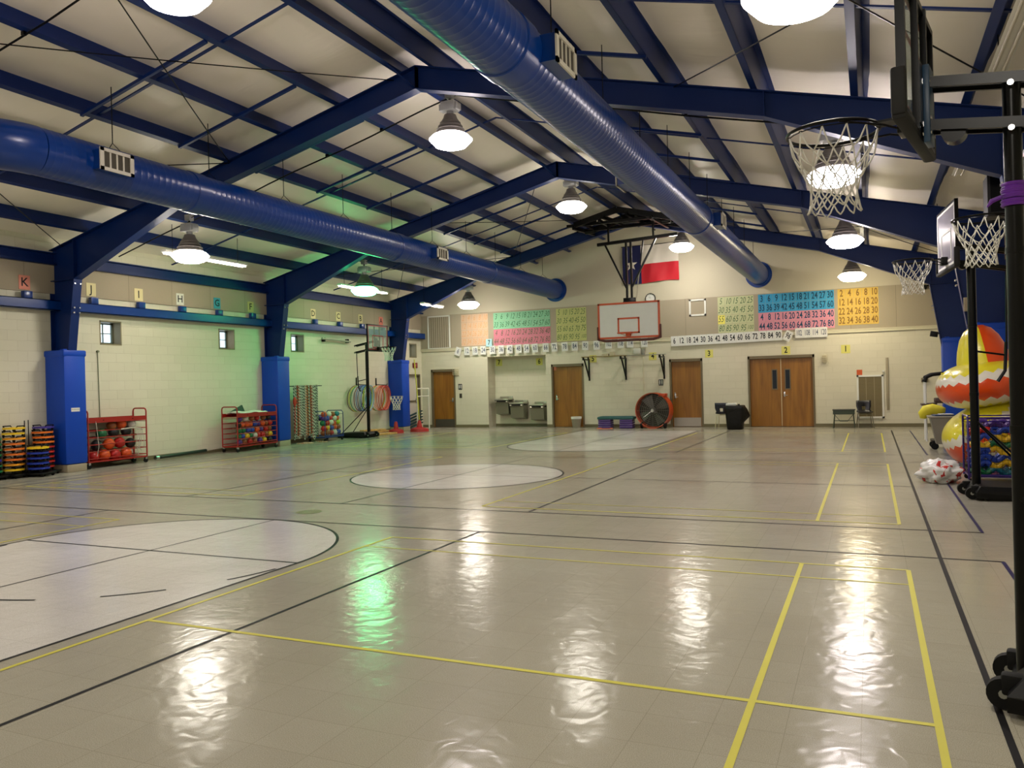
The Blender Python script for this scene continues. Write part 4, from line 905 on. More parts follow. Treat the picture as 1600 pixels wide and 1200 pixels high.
b = MB(); b.box((0, -.02, 0), (.07, .04, 1.52), bev=.005); tag(b.build('wire_channel', mat('grey_beige_channel', '#9b9078', .5), None, (.46, YB, 1.26)), 'vertical grey channel on the wall right of the return grille', 'wire channel')
b = MB(); b.cyl((0, 0, 0), (0, -.05, 0), .03, 12); tag(b.build('round_fitting', PAPERW, None, (.36, YB, 1.63)), 'small white round fitting at the top right corner of the return grille', 'fitting')
b = MB(); b.box((0, -.03, 0), (.18, .06, .13), bev=.01); tag(b.build('junction_box', mat('dull_brown_box', '#7a6c54', .6), None, (1.43, YB, 1.34)), 'small brown box on the end wall behind the gym cart handle', 'junction box')
b = MB(); b.cyl((0, 0, 0), (0, -.12, .03), .05, 12); b.cyl((.05, 0, .05), (.12, -.06, .1), .02, 8); tag(b.build('motion_sensor', RUBBER, None, (1.50, YB-.03, 3.98)), 'small dark sensor on the felt at the far right', 'sensor')
# bay of drinking fountains
def fountain(x, z, label):
    t = thing('drinking_fountain', label, 'drinking fountain', (x, YB+.595, z))
    b = MB(); b.prism([(-.02, .0), (-.46, .0), (-.50, -.07), (-.44, -.12), (-.40, -.50), (-.02, -.56)], lambda u, v, s: ((s-.5)*.50, u, v)); b.build('cabinet', SS, t, smooth=False)
    b = MB(); b.box((0, -.25, .01), (.56, .52, .055), bev=.02); b.box((0, -.02, .07), (.50, .04, .10), bev=.01); tp = b.build('basin_top', mat('satin_basin_steel', '#a7a494', .3, metal=.6), t)
    b = MB(); b.tube([(.14, -.14, .03), (.14, -.14, .085), (.12, -.18, .095)], .012, 8); b.build('spout', CHROME, tp)
    b = MB(); b.box((0, -.505, -.045), (.34, .03, .045), bev=.01)
    for s in (-1, 1): b.box((s*.285, -.30, -.04), (.03, .22, .04), bev=.008)
    b.build('push_bar', RUBBER, t); return t
fountain(-12.03, .97, 'highest steel drinking fountain, leftmost in the alcove'); fountain(-11.45, .83, 'lower steel drinking fountain in the middle of the alcove'); fountain(-10.68, .76, 'steel drinking fountain at the right side of the alcove')

# ------------------------------------------------------------------ things along the back wall
t = thing('waste_bin', 'small grey waste bin with a white liner before the middle door', 'bin', (-9.08, YB-.25, 0))
b = MB(); b.lathe([(0, .0), (.13, 0), (.175, .36), (.165, .36), (.12, .01), (0, .01)], 24); b.build('bin_body', mat('grey_beige_bin', '#8a8270', .6), t)
b = MB(); b.lathe([(.178, .30), (.182, .37), (.16, .375), (.15, .2)], 24); b.build('liner', PAPERW, t)
PURP = mat('purple_plastic', '#4a2a7c', .5); TEAL = mat('teal_step_top', '#2c5a5c', .6); LILAC = mat('lilac_edge', '#9a84c0', .5)
for k in range(2):
    for j in range(4):
        b = MB(); b.box((0, 0, .035), (.42, .36, .055), 0, bev=.012); b.box((0, 0, .064), (.43, .37, .01), 1, bev=.003)
        tag(b.build('step_riser', [PURP, LILAC], None, (-7.95+.72*k, YB-.55, .072*j)), '%s from the floor in the %s stack of purple step risers by the wall' % (ORD[j], ('left', 'right')[k]), 'step riser', None)
b = MB(); b.box((0, 0, .045), (1.22, .42, .09), bev=.035); b.box((0, 0, .095), (1.06, .34, .015), bev=.006)
tag(b.build('step_platform', TEAL, None, (-7.58, YB-.55, .292)), 'long dark teal step platform lying on the purple risers', 'step platform')
b = MB(); b.torus((0, 0, .012), .26, .012, 40, 8, M=Matrix.Scale(.6, 4, (0, 1, 0))); tag(b.build('fallen_hoop', mat('salmon_plastic', '#d0704c', .4), None, (-7.9, YB-.85, 0)), 'salmon plastic ring lying on the floor before the step stacks', 'ring')
t = thing('drum_fan', 'large orange drum fan standing left of the single door', 'fan', (-6.33, YB-.55, 0)); t.rotation_euler.z = math.radians(-3)
M0 = Matrix.Translation((0, 0, .57)) @ Matrix.Rotation(PI/2, 4, 'X')
b = MB(); b.lathe([(.555, -.18), (.57, -.20), (.555, 0), (.57, .20), (.555, .19), (.54, .18), (.54, -.18)], 48, 0, M0); b.build('drum', ORANGE, t)
b = MB()
for k in range(9): b.torus((0, 0, .19), .06*(k+1), .0035, 40, 5, M=M0)
for k in range(16): a = 2*PI*k/16; b.tube([M0 @ Vector((.06*math.cos(a), .06*math.sin(a), .19)), M0 @ Vector((.55*math.cos(a), .55*math.sin(a), .19))], .004, 5)
b.build('guard', mat('grey_fan_wire', '#77736a', .4, metal=.4), t)
b = MB(); b.lathe([(0, -.17), (.54, -.17), (.54, -.16), (0, -.16)], 48, 0, M0); b.build('rear_guard', mat('dark_mesh_disc', '#34302a', .6), t)
b = MB()
for k in range(4):
    a = 2*PI*k/4+.5; vs = []
    for i in range(7):
        r_ = .08+.42*i/6
        for s, tw in ((-1, -.25), (1, .25)): aa = a+s*.42*(1-.25*i/6); vs.append(M0 @ Vector((r_*math.cos(aa), r_*math.sin(aa), .05*s*(1-.4*i/6))))
    b.add(vs, [(2*i, 2*i+1, 2*i+3, 2*i+2) for i in range(6)])
b.cyl(M0 @ Vector((0, 0, -.12)), M0 @ Vector((0, 0, .14)), .085, 20); b.build('blades', mat('dark_grey_blade', '#5a5752', .45, metal=.3), t, fix=False)
b = MB(); b.cyl(M0 @ Vector((0, 0, .18)), M0 @ Vector((0, 0, .21)), .05, 16); b.tube([M0 @ Vector((0, 0, .21)), M0 @ Vector((-.30, -.22, .2))], .008, 6); b.build('hub_badge', CHROME, t)
b = MB()
for s in (-1, 1): b = MB(); b.cyl((s*.38-.03, -.12, .10), (s*.38+.03, -.12, .10), .10, 24); b.beam((s*.38, -.12, .10), (s*.25, 0, .12), .04, .04); b.build('wheel', RUBBER, t)
b = MB(); b.box((.30, .0, 1.06), (.22, .3, .09), bev=.01); b.tube([(-.2, -.2, .12), (-.45, -.12, .05), (.2, .1, .03)], .018, 8); b.build('motor_switch_box', ORANGE, t)
def school_chair(label, loc, rz, col, legs=CHROME):
    t = thing('school_chair', label, 'chair', loc, rz)
    b = MB(); n = 8; vs = []; SHELL = [(-.20, .455), (-.14, .44), (0, .43), (.12, .435), (.18, .455), (.215, .52), (.235, .62), (.25, .72), (.255, .79)]
    for (y, z) in SHELL:
        for i in range(n+1):
            u = -1+2*i/n; ww = .20 if z < .5 else (.17 if z < .6 else .20); vs.append((u*ww, y-(0.02*u*u if z > .5 else 0), z+(.015*u*u if z < .5 else 0)))
    fs = [(j*(n+1)+i, (j+1)*(n+1)+i, (j+1)*(n+1)+i+1, j*(n+1)+i+1) for j in range(len(SHELL)-1) for i in range(n) if not (j == 5 and i in (3, 4))]
    b.add(vs, fs); o = b.build('seat_shell', col, t, sharp=2, fix=False); sm = o.modifiers.new('thick', 'SOLIDIFY'); sm.thickness = .008
    for sx in (-1, 1):
        for sy in (-1, 1):
            b = MB(); b.tube([(sx*.12, sy*.12, .425), (sx*.17, sy*.15, .41), (sx*.21, sy*.22, .0)], .011, 8); b.build('leg', legs, t)
    b = MB(); b.tube([(-.17, -.15, .41), (.17, -.15, .41)], .01, 6); b.tube([(-.17, .15, .41), (.17, .15, .41)], .01, 6); b.build('seat_rail', legs, t); return t
NAVYP = mat('dark_navy_shell', '#15182a', .4)
school_chair('dark plastic school chair partly behind the black bin bag', (-4.15, YB-.62, 0), math.radians(150+25), NAVYP, mat('cream_chair_leg', '#c8bf9c', .3, metal=.4))
school_chair('black plastic school chair beside the small desk at right', (-.16, YB-.50, 0), math.radians(8), mat('black_shell', '#14141a', .35), mat('dull_chair_leg', '#7c7664', .35, metal=.6))
t = thing('school_desk', 'small dark green school desk against the end wall', 'desk', (-.72, YB-.45, 0))
GRN_D = mat('dark_green_desk', '#3a4638', .5)
b = MB(); b.box((0, 0, .53), (.62, .46, .02), bev=.008); b.build('desk_top', mat('dark_desk_top', '#2b2c26', .5), t)
b = MB(); b.bb((-.29, -.21, .40), (.29, -.20, .52)); b.bb((-.29, -.21, .40), (.29, .20, .41)); b.bb((-.29, -.21, .40), (-.28, .2, .52)); b.bb((.28, -.21, .40), (.29, .2, .52)); b.build('book_box', GRN_D, t, smooth=False)
for sx in (-1, 1):
    for sy in (-1, 1):
        b = MB(); b.tube([(sx*.25, sy*.17, .41), (sx*.29, sy*.2, 0)], .012, 8); b.build('leg', GRN_D, t)
b = MB(); b.tube([(-.26, .18, .2), (.26, .18, .2)], .01, 6); b.tube([(-.26, -.18, .41), (-.1, -.18, .2), (.1, -.18, .2), (.26, -.18, .41)], .008, 6); b.build('cross_bar', GRN_D, t)
# black bin with bag
t = thing('bagged_bin', 'square bin in a black plastic bag with a bulge at its right', 'bin', (-3.72, YB-1.15, 0))
b = MB(); n = 28; vs = []; rows = [(0, .20, .20), (.02, .23, .22), (.2, .245, .24), (.4, .26, .25), (.6, .275, .26), (.70, .28, .27), (.72, .26, .25)]
rn = random.Random(3)
for (z, a, c) in rows:
    for i in range(n):
        th = 2*PI*i/n; co, si = math.cos(th), math.sin(th); k = 1/max(abs(co), abs(si))**.82
        bl = .26*max(0, 1-abs(z-.46)/.22)*max(0, co)**6
        vs.append((a*k*co+bl+rn.uniform(-.008, .008), c*k*si+rn.uniform(-.008, .008), z))
b.add(vs, [(j*n+i, j*n+(i+1) % n, (j+1)*n+(i+1) % n, (j+1)*n+i) for j in range(len(rows)-1) for i in range(n)]+[tuple((len(rows)-1)*n+i for i in range(n))])
b.build('black_bag', mat('black_bin_bag', '#030304', .35, spec=.3, bump=(14, .6, .03)), t, sharp=2)
b = MB(); b.box((.12, -.05, .735), (.06, .06, .05), bev=.01); b.build('bag_knot', mat('black_bin_bag', '#08080a', .3), t)
b = MB(); b.box((-.10, .04, .75), (.30, .3, .07), bev=.02); tag(b.build('folded_paper', PAPERW, None, (-3.72, YB-1.15, 0)), 'white sheet lying on top of the black bagged bin', 'sheet')

# ------------------------------------------------------------------ left wall equipment
BALLC = {'orange': '#d8541c', 'red': '#b8201c', 'blue': '#1c3c9c', 'green': '#14683c', 'yellow': '#e0b41c', 'purple': '#4c2a7c', 'brown': '#8a4a20', 'white': '#c8c4b8', 'teal': '#1c6a78', 'black': '#17171a', 'lime': '#a8c41c', 'pink': '#c84a6a'}
BM = {}
def ball(kind, colour, pos, r, label, group=None, cat='ball'):
    key = (kind, colour)
    if key not in BM:
        b = MB()
        if kind == 'basketball':
            b.sphere((0, 0, 0), 1, 20, 0)
            for ax in ('X', 'Y', 'Z'): b.torus((0, 0, 0), .998, .012, 28, 4, 1, M=Matrix.Rotation(PI/2 if ax != 'Z' else 0, 4, ax if ax != 'Z' else 'X'))
            BM[key] = b.mesh('basketball', [mat('ball_'+colour, BALLC[colour], .45, bump=(60, .2, .002)), INK], sharp=1)
        else:
            b.sphere((0, 0, 0), 1, 20, 0); b.cyl((0, 0, .985), (0, 0, 1.0), .05, 8, 1); BM[key] = b.mesh('play_ball', [mat('ball_'+colour, BALLC[colour], .4), INK], sharp=1)
    o = bpy.data.objects.new('basketball' if kind == 'basketball' else 'play_ball', BM[key]); COL.objects.link(o)
    o.location = pos; o.scale = (r, r, r); o.rotation_euler = (random.uniform(0, 3), random.uniform(0, 3), random.uniform(0, 3)); return tag(o, label, cat, group)
def ball_cart(label, loc, rz, L, W, zt, zh, colour, rails=6, wheel=CHROME):
    """x = length, -y = the side that faces the hall"""
    t = thing('ball_cart', label, 'ball cart', loc, rz); m = colour
    for s, nm in ((-1, 'l'), (1, 'r')):
        b = MB(); x = s*L/2; c = .06
        b.tube([(x, -W/2, .13), (x, -W/2, zh-c), (x, -W/2+c*.3, zh-c*.3), (x, -W/2+c, zh), (x, W/2-c, zh), (x, W/2-c*.3, zh-c*.3), (x, W/2, zh-c), (x, W/2, .13)], .016, 10)
        for k in range(rails): z = .2+(zt-.12-.2)*k/(rails-1); b.cyl((x, -W/2, z), (x, W/2, z), .008, 6)
        b.build('end_frame', m, t)
    b = MB()
    for sy in (-1, 1):
        b.beam((-L/2, sy*W/2, zt-.05), (L/2, sy*W/2, zt-.05), .012, .10)
        for xx in (-L*.25, L*.25): b.cyl((xx, sy*W/2-.01, zt-.05), (xx, sy*W/2+.01, zt-.05), .012, 8, 1)
    b.box((0, 0, zt-.085), (L, W, .01)); b.build('top_tray', [m, BLACK], t)
    for k in range(rails-1):
        for sy in (-1, 1):
            z = .2+(zt-.12-.2)*k/(rails-1); b = MB(); b.cyl((-L/2, sy*W/2, z), (L/2, sy*W/2, z), .011, 8); b.build('side_rail', m, t)
    b = MB(); b.box((0, 0, .14), (L, W, .03)); b.build('bottom_shelf', m, t, smooth=False)
    for sx in (-1, 1):
        for sy in (-1, 1):
            b = MB(); x, y = sx*(L/2-.02), sy*(W/2-.02); b.cyl((x, y-.016, .05), (x, y+.016, .05), .05, 16, 0); b.box((x, y, .10), (.05, .05, .05), 1, bev=.005); b.build('caster', [RUBBER, wheel], t)
    return t
def wl(o, x, y, z): return Matrix.Translation(o.location) @ Matrix.Rotation(o.rotation_euler.z, 4, 'Z') @ Vector((x, y, z))
c1 = ball_cart('red metal ball cart nearest the camera, beside the first blue pad', (-14.98, 12.25, 0), PI/2, 1.46, .40, 1.05, 1.21, RED)
# contents of the near cart
for i, (x, z, r, c, kd) in enumerate([(-.50, .24, .11, 'red', 'b'), (-.24, .25, .12, 'orange', 'b'), (.02, .24, .12, 'red', 'b'), (.30, .25, .12, 'orange', 'b'), (-.42, .47, .12, 'black', 'b'), (-.12, .48, .12, 'orange', 'basketball'), (.14, .49, .12, 'red', 'basketball'), (.42, .46, .11, 'black', 'b'), (-.30, .71, .11, 'green', 'b'), (0, .72, .11, 'black', 'b'), (.32, .72, .11, 'black', 'b'), (-.05, .86, .10, 'brown', 'basketball'), (.20, .89, .11, 'orange', 'basketball'), (.46, .87, .10, 'white', 'b')]):
    ball('basketball' if kd == 'basketball' else 'play', c, wl(c1, x, -.05, z), r, '%s ball, number %s counting up from the bottom left in the nearest red cart' % (c, ['one', 'two', 'three', 'four', 'five', 'six', 'seven', 'eight', 'nine', 'ten', 'eleven', 'twelve', 'thirteen', 'fourteen'][i]), 'balls in the near red cart')
b = MB()
for k in range(5): x = .42+.04*k; b.tube([(x, -.22, .80-.01*k), (x+.03, -.25, .6), (x-.02+.05*math.sin(k*2), -.26, .42), (x+.06*math.cos(k*3), -.23, .2+.04*k)], .007, 6)
b.tube([(-.56, -.22, .98), (-.54, -.24, .7), (-.50, -.22, .45), (-.55, -.22, .25)], .006, 6); b.tube([(.05, -.22, .78), (.3, -.24, .80), (.56, -.22, .77), (.6, -.23, .74)], .016, 6)
tag(b.build('loose_rope', mat('dirty_white_rope', '#b5b0a2', .8), None, c1.location, PI/2), 'tangle of white rope hanging from the right of the nearest red cart', 'rope')
b = MB(); vs = []; n = 14
for j in range(7):
    for i in range(n): a = 2*PI*i/n; vs.append((.12+(.05+.16*math.sin(PI*j/6)**.7)*math.cos(a)*1.25, -.04+(.03+.10*math.sin(PI*j/6))*math.sin(a), .12-.10*j/6+.01*math.sin(3*a)))
b.add(vs, [(j*n+i, j*n+(i+1) % n, (j+1)*n+(i+1) % n, (j+1)*n+i) for j in range(6) for i in range(n)]+[tuple(range(n)), tuple(6*n+i for i in range(n))])
tag(b.build('sagging_bag', mat('grey_yellow_bag', '#55503a', .7, var=.5, bump=(8, .5, .02)), None, tuple(wl(c1, 0.02, -.02, .02)), PI/2, sharp=2), 'grey and yellow bag sagging under the nearest red cart', 'bag')
# second cart
c2 = ball_cart('red metal ball cart full of balls, beside the middle blue pad', (-14.76, 16.24, 0), PI/2+math.radians(5), 1.62, .46, .97, 1.14, RED)
seq = ['green', 'blue', 'green', 'yellow', 'green', 'blue', 'white', 'red', 'purple', 'orange', 'brown']
rn = random.Random(11); NM = ['bottom', 'second', 'third', 'fourth', 'top']
rowsb = [['purple', 'brown', 'red', 'brown', 'purple', 'yellow', 'black'], ['green', 'blue', 'yellow', 'green', 'white', 'red', 'red', 'brown', 'yellow'], ['green', 'green', 'blue', 'blue', 'orange', 'purple', 'red', 'brown'], ['black', 'orange', 'orange', 'orange', 'blue', 'purple', 'orange', 'brown', 'red'], ['purple', 'white', 'brown', 'red', 'brown', 'black']]
for j, row in enumerate(rowsb):
    m = len(row)
    for i, c in enumerate(row):
        r = .08; x = -.72+1.44*(i+.5)/m
        ball('play', c, wl(c2, x, -.13+.02*(i % 2), .155+r+.148*j+(.0 if j else 0)), r*.92, '%s ball, %s from the left in the %s tier of the full red cart' % (c, ORD[i], NM[j]), 'balls in the full red cart')
b = MB(); n, m = 14, 6; vs = []
for i in range(n+1):
    for j in range(m+1): x = -.70+1.15*i/n; y = -.22+.42*j/m; vs.append((x, y, 1.0+.035*math.sin(x*9+y*4)*math.cos(y*11)-(.02 if j in (0, m) else 0)))
b.add(vs, [(i*(m+1)+j, (i+1)*(m+1)+j, (i+1)*(m+1)+j+1, i*(m+1)+j+1) for i in range(n) for j in range(m)])
o = b.build('folded_white_net', mat('white_green_cloth', '#cfd6c4', .8, var=.4, bump=(12, .8, .03)), None, c2.location, c2.rotation_euler.z, sharp=2, fix=False); o.modifiers.new('thick', 'SOLIDIFY').thickness = .02; tag(o, 'crumpled white cloth spread on top of the full red cart', 'cloth')
b = MB(); b.prism([(-.62, 1.0), (-.15, 1.17), (-.05, 1.01)], lambda u, v, s: (u, .12+.04*s, v)); tag(b.build('folded_board', mat('dark_green_board', '#1d4a3a', .5), None, c2.location, c2.rotation_euler.z, smooth=False), 'dark green folded panel poking up on the full red cart', 'panel')
# pole lying on the floor between the carts
b = MB(); b.tube([(-14.86, 13.35, .07), (-15.02, 14.95, .09)], .042, 12, 0); b.tube([(-15.02, 14.95, .09), (-15.14, 16.2, .13)], .02, 10, 1); b.cyl((-14.855, 13.27, .07), (-14.86, 13.36, .07), .05, 12, 2)
tag(b.build('floor_pole', [mat('dark_green_tube', '#10241c', .3), mat('pale_tube', '#b9b0a0', .5), CHROME]), 'long dark tube lying on the floor between the two red carts', 'pole')
# cable on wall
b = MB(); b.tube([(XL+.02, 12.13, .95), (XL+.02, 12.11, 2.46)], .008, 6); b.cyl((XL, 12.11, 2.47), (XL+.05, 12.11, 2.47), .025, 10); tag(b.build('hanging_wire', mat('grey_green_cord', '#6c7258', .6)), 'thin cord hanging on the wall above the nearest red cart', 'cord')
# scooter boards
def scooter(colour, loc, rz, label, group):
    key = 'scooter_'+colour
    m = mat(key, {'orange': '#e0701c', 'red': '#b02416', 'yellow': '#e8c01c', 'blue': '#12309c', 'green': '#0f7a4a', 'purple': '#3c2c8c', 'amber': '#e89a1c'}[colour], .4)
    t = thing('scooter_board', label, 'scooter board', loc, rz, group)
    b = MB(); pts = []
    for i in range(32):
        a = 2*PI*i/32; k = 1/(abs(math.cos(a))**4+abs(math.sin(a))**4)**.25; q = .175*k*(1-.06*math.cos(4*a)*-1); pts.append((q*math.cos(a)*.95, q*math.sin(a)))
    b.prism(pts, lambda u, v, s: (u, v, .055+.035*s)); b.build('board', m, t)
    b = MB()
    for s in (-1, 1): b = MB(); b.tube([(s*.13, -.09, .08), (s*.155, -.09, .115), (s*.155, .09, .115), (s*.13, .09, .08)], .012, 6); b.build('grip', BLACK, t)
    for sx in (-1, 1):
        for sy in (-1, 1): b = MB(); b.cyl((sx*.11, sy*.11-.008, .025), (sx*.11, sy*.11+.008, .025), .024, 10); b.box((sx*.11, sy*.11, .05), (.03, .03, .02)); b.build('caster', [RUBBER], t)
    return t
stA = ['yellow', 'amber', 'orange', 'orange', 'orange', 'orange', 'amber', 'yellow', 'yellow']
stC = ['red', 'red', 'red', 'red', 'red', 'orange', 'orange', 'orange', 'purple']
stB = ['blue', 'blue', 'blue', 'blue', 'yellow']; stG = ['green', 'green', 'blue', 'green', 'green', 'green', 'green']
for nm, st, x, y, gap, rz in (('leftmost orange and yellow', stA, -14.90, 10.02, .098, .2), ('red', stC, -14.90, 10.62, .096, .12), ('blue', stB, -14.66, 10.34, .098, .3), ('green', stG, -14.95, 9.60, .1, .1)):
    for i, c in enumerate(st):
        scooter(c, (x+random.uniform(-.012, .012), y+random.uniform(-.012, .012), .085+gap*i), rz+random.uniform(-.08, .08), '%s scooter board, %s from the bottom of the %s stack' % (c, ORD[i], nm), 'scooter boards stacked at far left')
    b = MB(); b.box((0, 0, .06), (.46, .40, .04), bev=.01)
    for sx in (-1, 1):
        for sy in (-1, 1): b.cyl((sx*.18, sy*.15-.012, .03), (sx*.18, sy*.15+.012, .03), .03, 12)
    if nm != 'green': b.cyl((-.18, -.17 if nm != 'blue' else -.12, .06), (-.18, -.17 if nm != 'blue' else -.12, 1.08), .009, 6)
    tag(b.build('scooter_dolly', BLACK, None, (x, y, 0), rz), 'low black dolly under the %s scooter stack' % nm, 'dolly')
# jump rope rack
b = MB(); b.cyl((0, -.68, 0), (0, .72, 0), .013, 8)
for yy in (-.6, .6): b.beam((-.40, yy, 0), (.02, yy, 0), .02, .02)
tag(b.build('rope_rack', BLKMET, None, (-14.80, 18.58, 1.63)), 'dark horizontal bar on the left wall holding jump ropes', 'rack')
rc = [('#17171a', '#d8d4c8'), ('#17171a', '#d8d4c8'), ('#10301c', '#c8481c'), ('#17171a', '#e0dccc'), ('#8a1c1c', '#d8d4c8'), ('#17171a', '#e8e4d8'), ('#1c2a6c', '#d8d4c8'), ('#17171a', '#d8d4c8'), ('#101014', '#c8c4b8'), ('#17171a', '#d8a01c'), ('#a8321c', '#d8d4c8'), ('#17171a', '#c86a1c')]
for i in range(22):
    a_, c_ = rc[i % 12]; y = 18.04+1.02*i/21; ln = 1.57-.16*random.random(); b = MB(); dy = .0125; x0 = .02*(i % 3)
    pts = [(x0, -dy, -ln+.02)]+[(x0, -dy+.006*math.sin(k*1.3), -ln+ln*k/8) for k in range(1, 8)]+[(x0, -dy*.6, 0), (x0, 0, .02), (x0, dy*.6, 0)]+[(x0, dy+.006*math.sin(k*1.7), -ln*k/8) for k in range(1, 8)]+[(x0, dy, -ln+.05)]
    b.tube(pts, .0185, 6)
    tag(b.build('jump_rope', stripe_mat('beads_%d' % i, a_, c_, 11), None, (-14.79, y, 1.625)), 'beaded jump rope, %s from the left on the rope rack' % (ORD+['twenty-first', 'twenty-second'])[i], 'jump rope', 'jump ropes on the wall rack')
    if i in (0, 12, 18):
        b = MB(); b.tube([(.02, 0, -ln*.42), (.03, -.01, -ln*.6)], .03, 8); 
# red jug hanging by the pad
b = MB(); b.sphere((0, 0, 0), (.05, .06, .13), 14); b.tube([(0, 0, -.1), (.01, -.02, -.5), (0, -.03, -.9)], .012, 6); tag(b.build('red_pinnie', mat('red_cloth', '#b8301c', .7), None, (-14.72, 17.98, 1.20)), 'red cloth hanging at the left end of the rope rack', 'cloth')
b = MB(); rn = random.Random(4)
for k in range(9): x, y = rn.uniform(-.15, .15), rn.uniform(-.5, .5); b.tube([(x+.12*math.cos(a*.9+k), y+.10*math.sin(a+k), .012) for a in range(7)], .010, 6)
tag(b.build('fallen_rope_ends', stripe_mat('beads_floor', '#a8582c', '#c8c4b0', 14), None, (-14.62, 18.6, 0)), 'loose beaded rope ends lying on the floor under the rope rack', 'rope ends')
# blue cart of mixed balls
BLUEC = mat('dark_blue_powder_coat', '#14306c', .35)
t = thing('mixed_ball_cart', 'dark blue wheeled wire cart piled with mixed toys and balls', 'ball cart', (-14.74, 19.38, 0), PI/2); L, W = .88, .60
for s in (-1, 1):
    b = MB(); x = s*L/2; b.tube([(x, -W/2, .1), (x, -W/2, .82), (x, -W/2+.05, .88), (x, W/2-.05, .88), (x, W/2, .82), (x, W/2, .1)], .013, 8); b.cyl((x, -W/2, .78), (x, W/2, .78), .006, 6); b.build('end_frame', BLUEC, t)
b = MB(); b.box((0, 0, .12), (L, W, .03))
for sy in (-1, 1): b.beam((-L/2, sy*W/2, .14), (L/2, sy*W/2, .14), .012, .06)
b.build('bottom_shelf', BLUEC, t, smooth=False)
b = MB()
for k in range(9): x = -L/2+L*k/8; b.cyl((x, -W/2, .12), (x, -W/2, .68), .0025, 4)
for k in range(5): z = .2+.12*k; b.cyl((-L/2, -W/2, z), (L/2, -W/2, z), .0025, 4)
b.build('wire_side', GALV, t)
for sx in (-1, 1):
    for sy in (-1, 1): b = MB(); x, y = sx*(L/2-.03), sy*(W/2-.03); b.cyl((x, y-.014, .045), (x, y+.014, .045), .045, 14); b.build('caster', [RUBBER], t)
mc = t; cs = ['brown', 'brown', 'red', 'white', 'blue', 'red', 'yellow', 'blue', 'orange', 'brown', 'green', 'red', 'white', 'orange', 'lime', 'purple', 'blue', 'red', 'white', 'orange', 'orange', 'white', 'brown', 'teal', 'teal', 'lime', 'orange', 'brown', 'teal', 'lime', 'purple']
spots = []; rn = random.Random(21)
for z, m in ((.24, 5), (.39, 5), (.53, 5), (.66, 5), (.78, 4)):
    for i in range(m): spots.append((-.41+.82*(i+.5)/m*1.0+rn.uniform(-.02, .02), -.17+rn.uniform(-.02, .02), z+rn.uniform(-.015, .015)))
for i, p in enumerate(spots):
    ball('basketball' if cs[i] in ('orange', 'brown') else 'play', cs[i], wl(mc, *p), rn.uniform(.078, .09), '%s ball in the blue wire cart, %s from left in layer %s' % (cs[i], ORD[i % 5], ['one', 'two', 'three', 'four', 'five'][i//5]), 'balls in the blue wire cart')
for i in range(5): ball('play', ['green', 'purple', 'brown', 'yellow', 'red'][i], wl(mc, -.3+.15*i, .12, .68), .09, '%s ball behind the others at the back of the blue wire cart, %s' % (['green', 'purple', 'brown', 'yellow', 'red'][i], ORD[i]), 'balls in the blue wire cart')
# hula hoops on hooks
HC = {'yellow': '#c8c01c', 'green': '#1c8a4a', 'blue': '#1c5ab8', 'light blue': '#6aa8d0', 'dark blue': '#1a2f7c', 'orange': '#e0702c', 'red': '#c02c24', 'white': '#c8ccc4', 'purple': '#6c2a5c', 'brown': '#6a4a2c', 'lime': '#8ab41c', 'salmon': '#e0907c'}
HOOPM = {}
def hoop_set(y0, hz, cols, dx, label_):
    for i, c in enumerate(cols):
        if c not in HOOPM:
            b = MB(); b.torus((0, 0, 0), .41, .0125, 56, 8, M=Matrix.Rotation(PI/2, 4, 'Y')); HOOPM[c] = b.mesh('hula_hoop', mat('hoop_'+c, HC[c], .3))
        o = bpy.data.objects.new('hula_hoop', HOOPM[c]); COL.objects.link(o)
        dy = (i-len(cols)/2)*dx+random.uniform(-.01, .01); a = random.uniform(-.10, .10)
        o.location = (-15.09+.026*i, y0+dy, hz-.40+random.uniform(-.01, .0)+.0*a); o.rotation_euler = (a, .06, math.radians(-3+1.8*i)); tag(o, '%s hula hoop, %s out from the wall in the %s bunch' % (c, ORD[i], label_), 'hula hoop', 'hula hoops on the left wall')
    b = MB(); b.tube([(XL, y0, hz+.05), (XL+.42, y0, hz+.02), (XL+.45, y0, hz+.07)], .012, 8); b.box((XL+.01, y0, hz+.1), (.02, .05, .34)); tag(b.build('hoop_hook', BLKMET), 'dark wall hook holding the %s bunch of hula hoops' % label_, 'hook')
hoop_set(21.62, 1.60, ['brown', 'yellow', 'green', 'white', 'purple', 'blue', 'dark blue', 'light blue', 'blue', 'lime', 'white', 'light blue'], .036, 'left')
hoop_set(22.75, 1.58, ['orange', 'lime', 'white', 'salmon', 'orange', 'red', 'red', 'salmon', 'red'], .034, 'right')
# wall mounted shelf bar
t = thing('wall_bar', 'grey horizontal tube light on the left wall under the girt', 'wall bar', (XL+.1, 20.5, 3.03)); b = MB(); b.tube([(0, -.72, .03), (0, .72, -.02)], .03, 10); b.build('bar', mat('grey_white_tube', '#a5a594', .5), t)
b = MB()
for s in (-1, 1): b.box((-.04, s*.6, .0), (.12, .06, .12), bev=.01)
b.build('brackets', RUBBER, t)
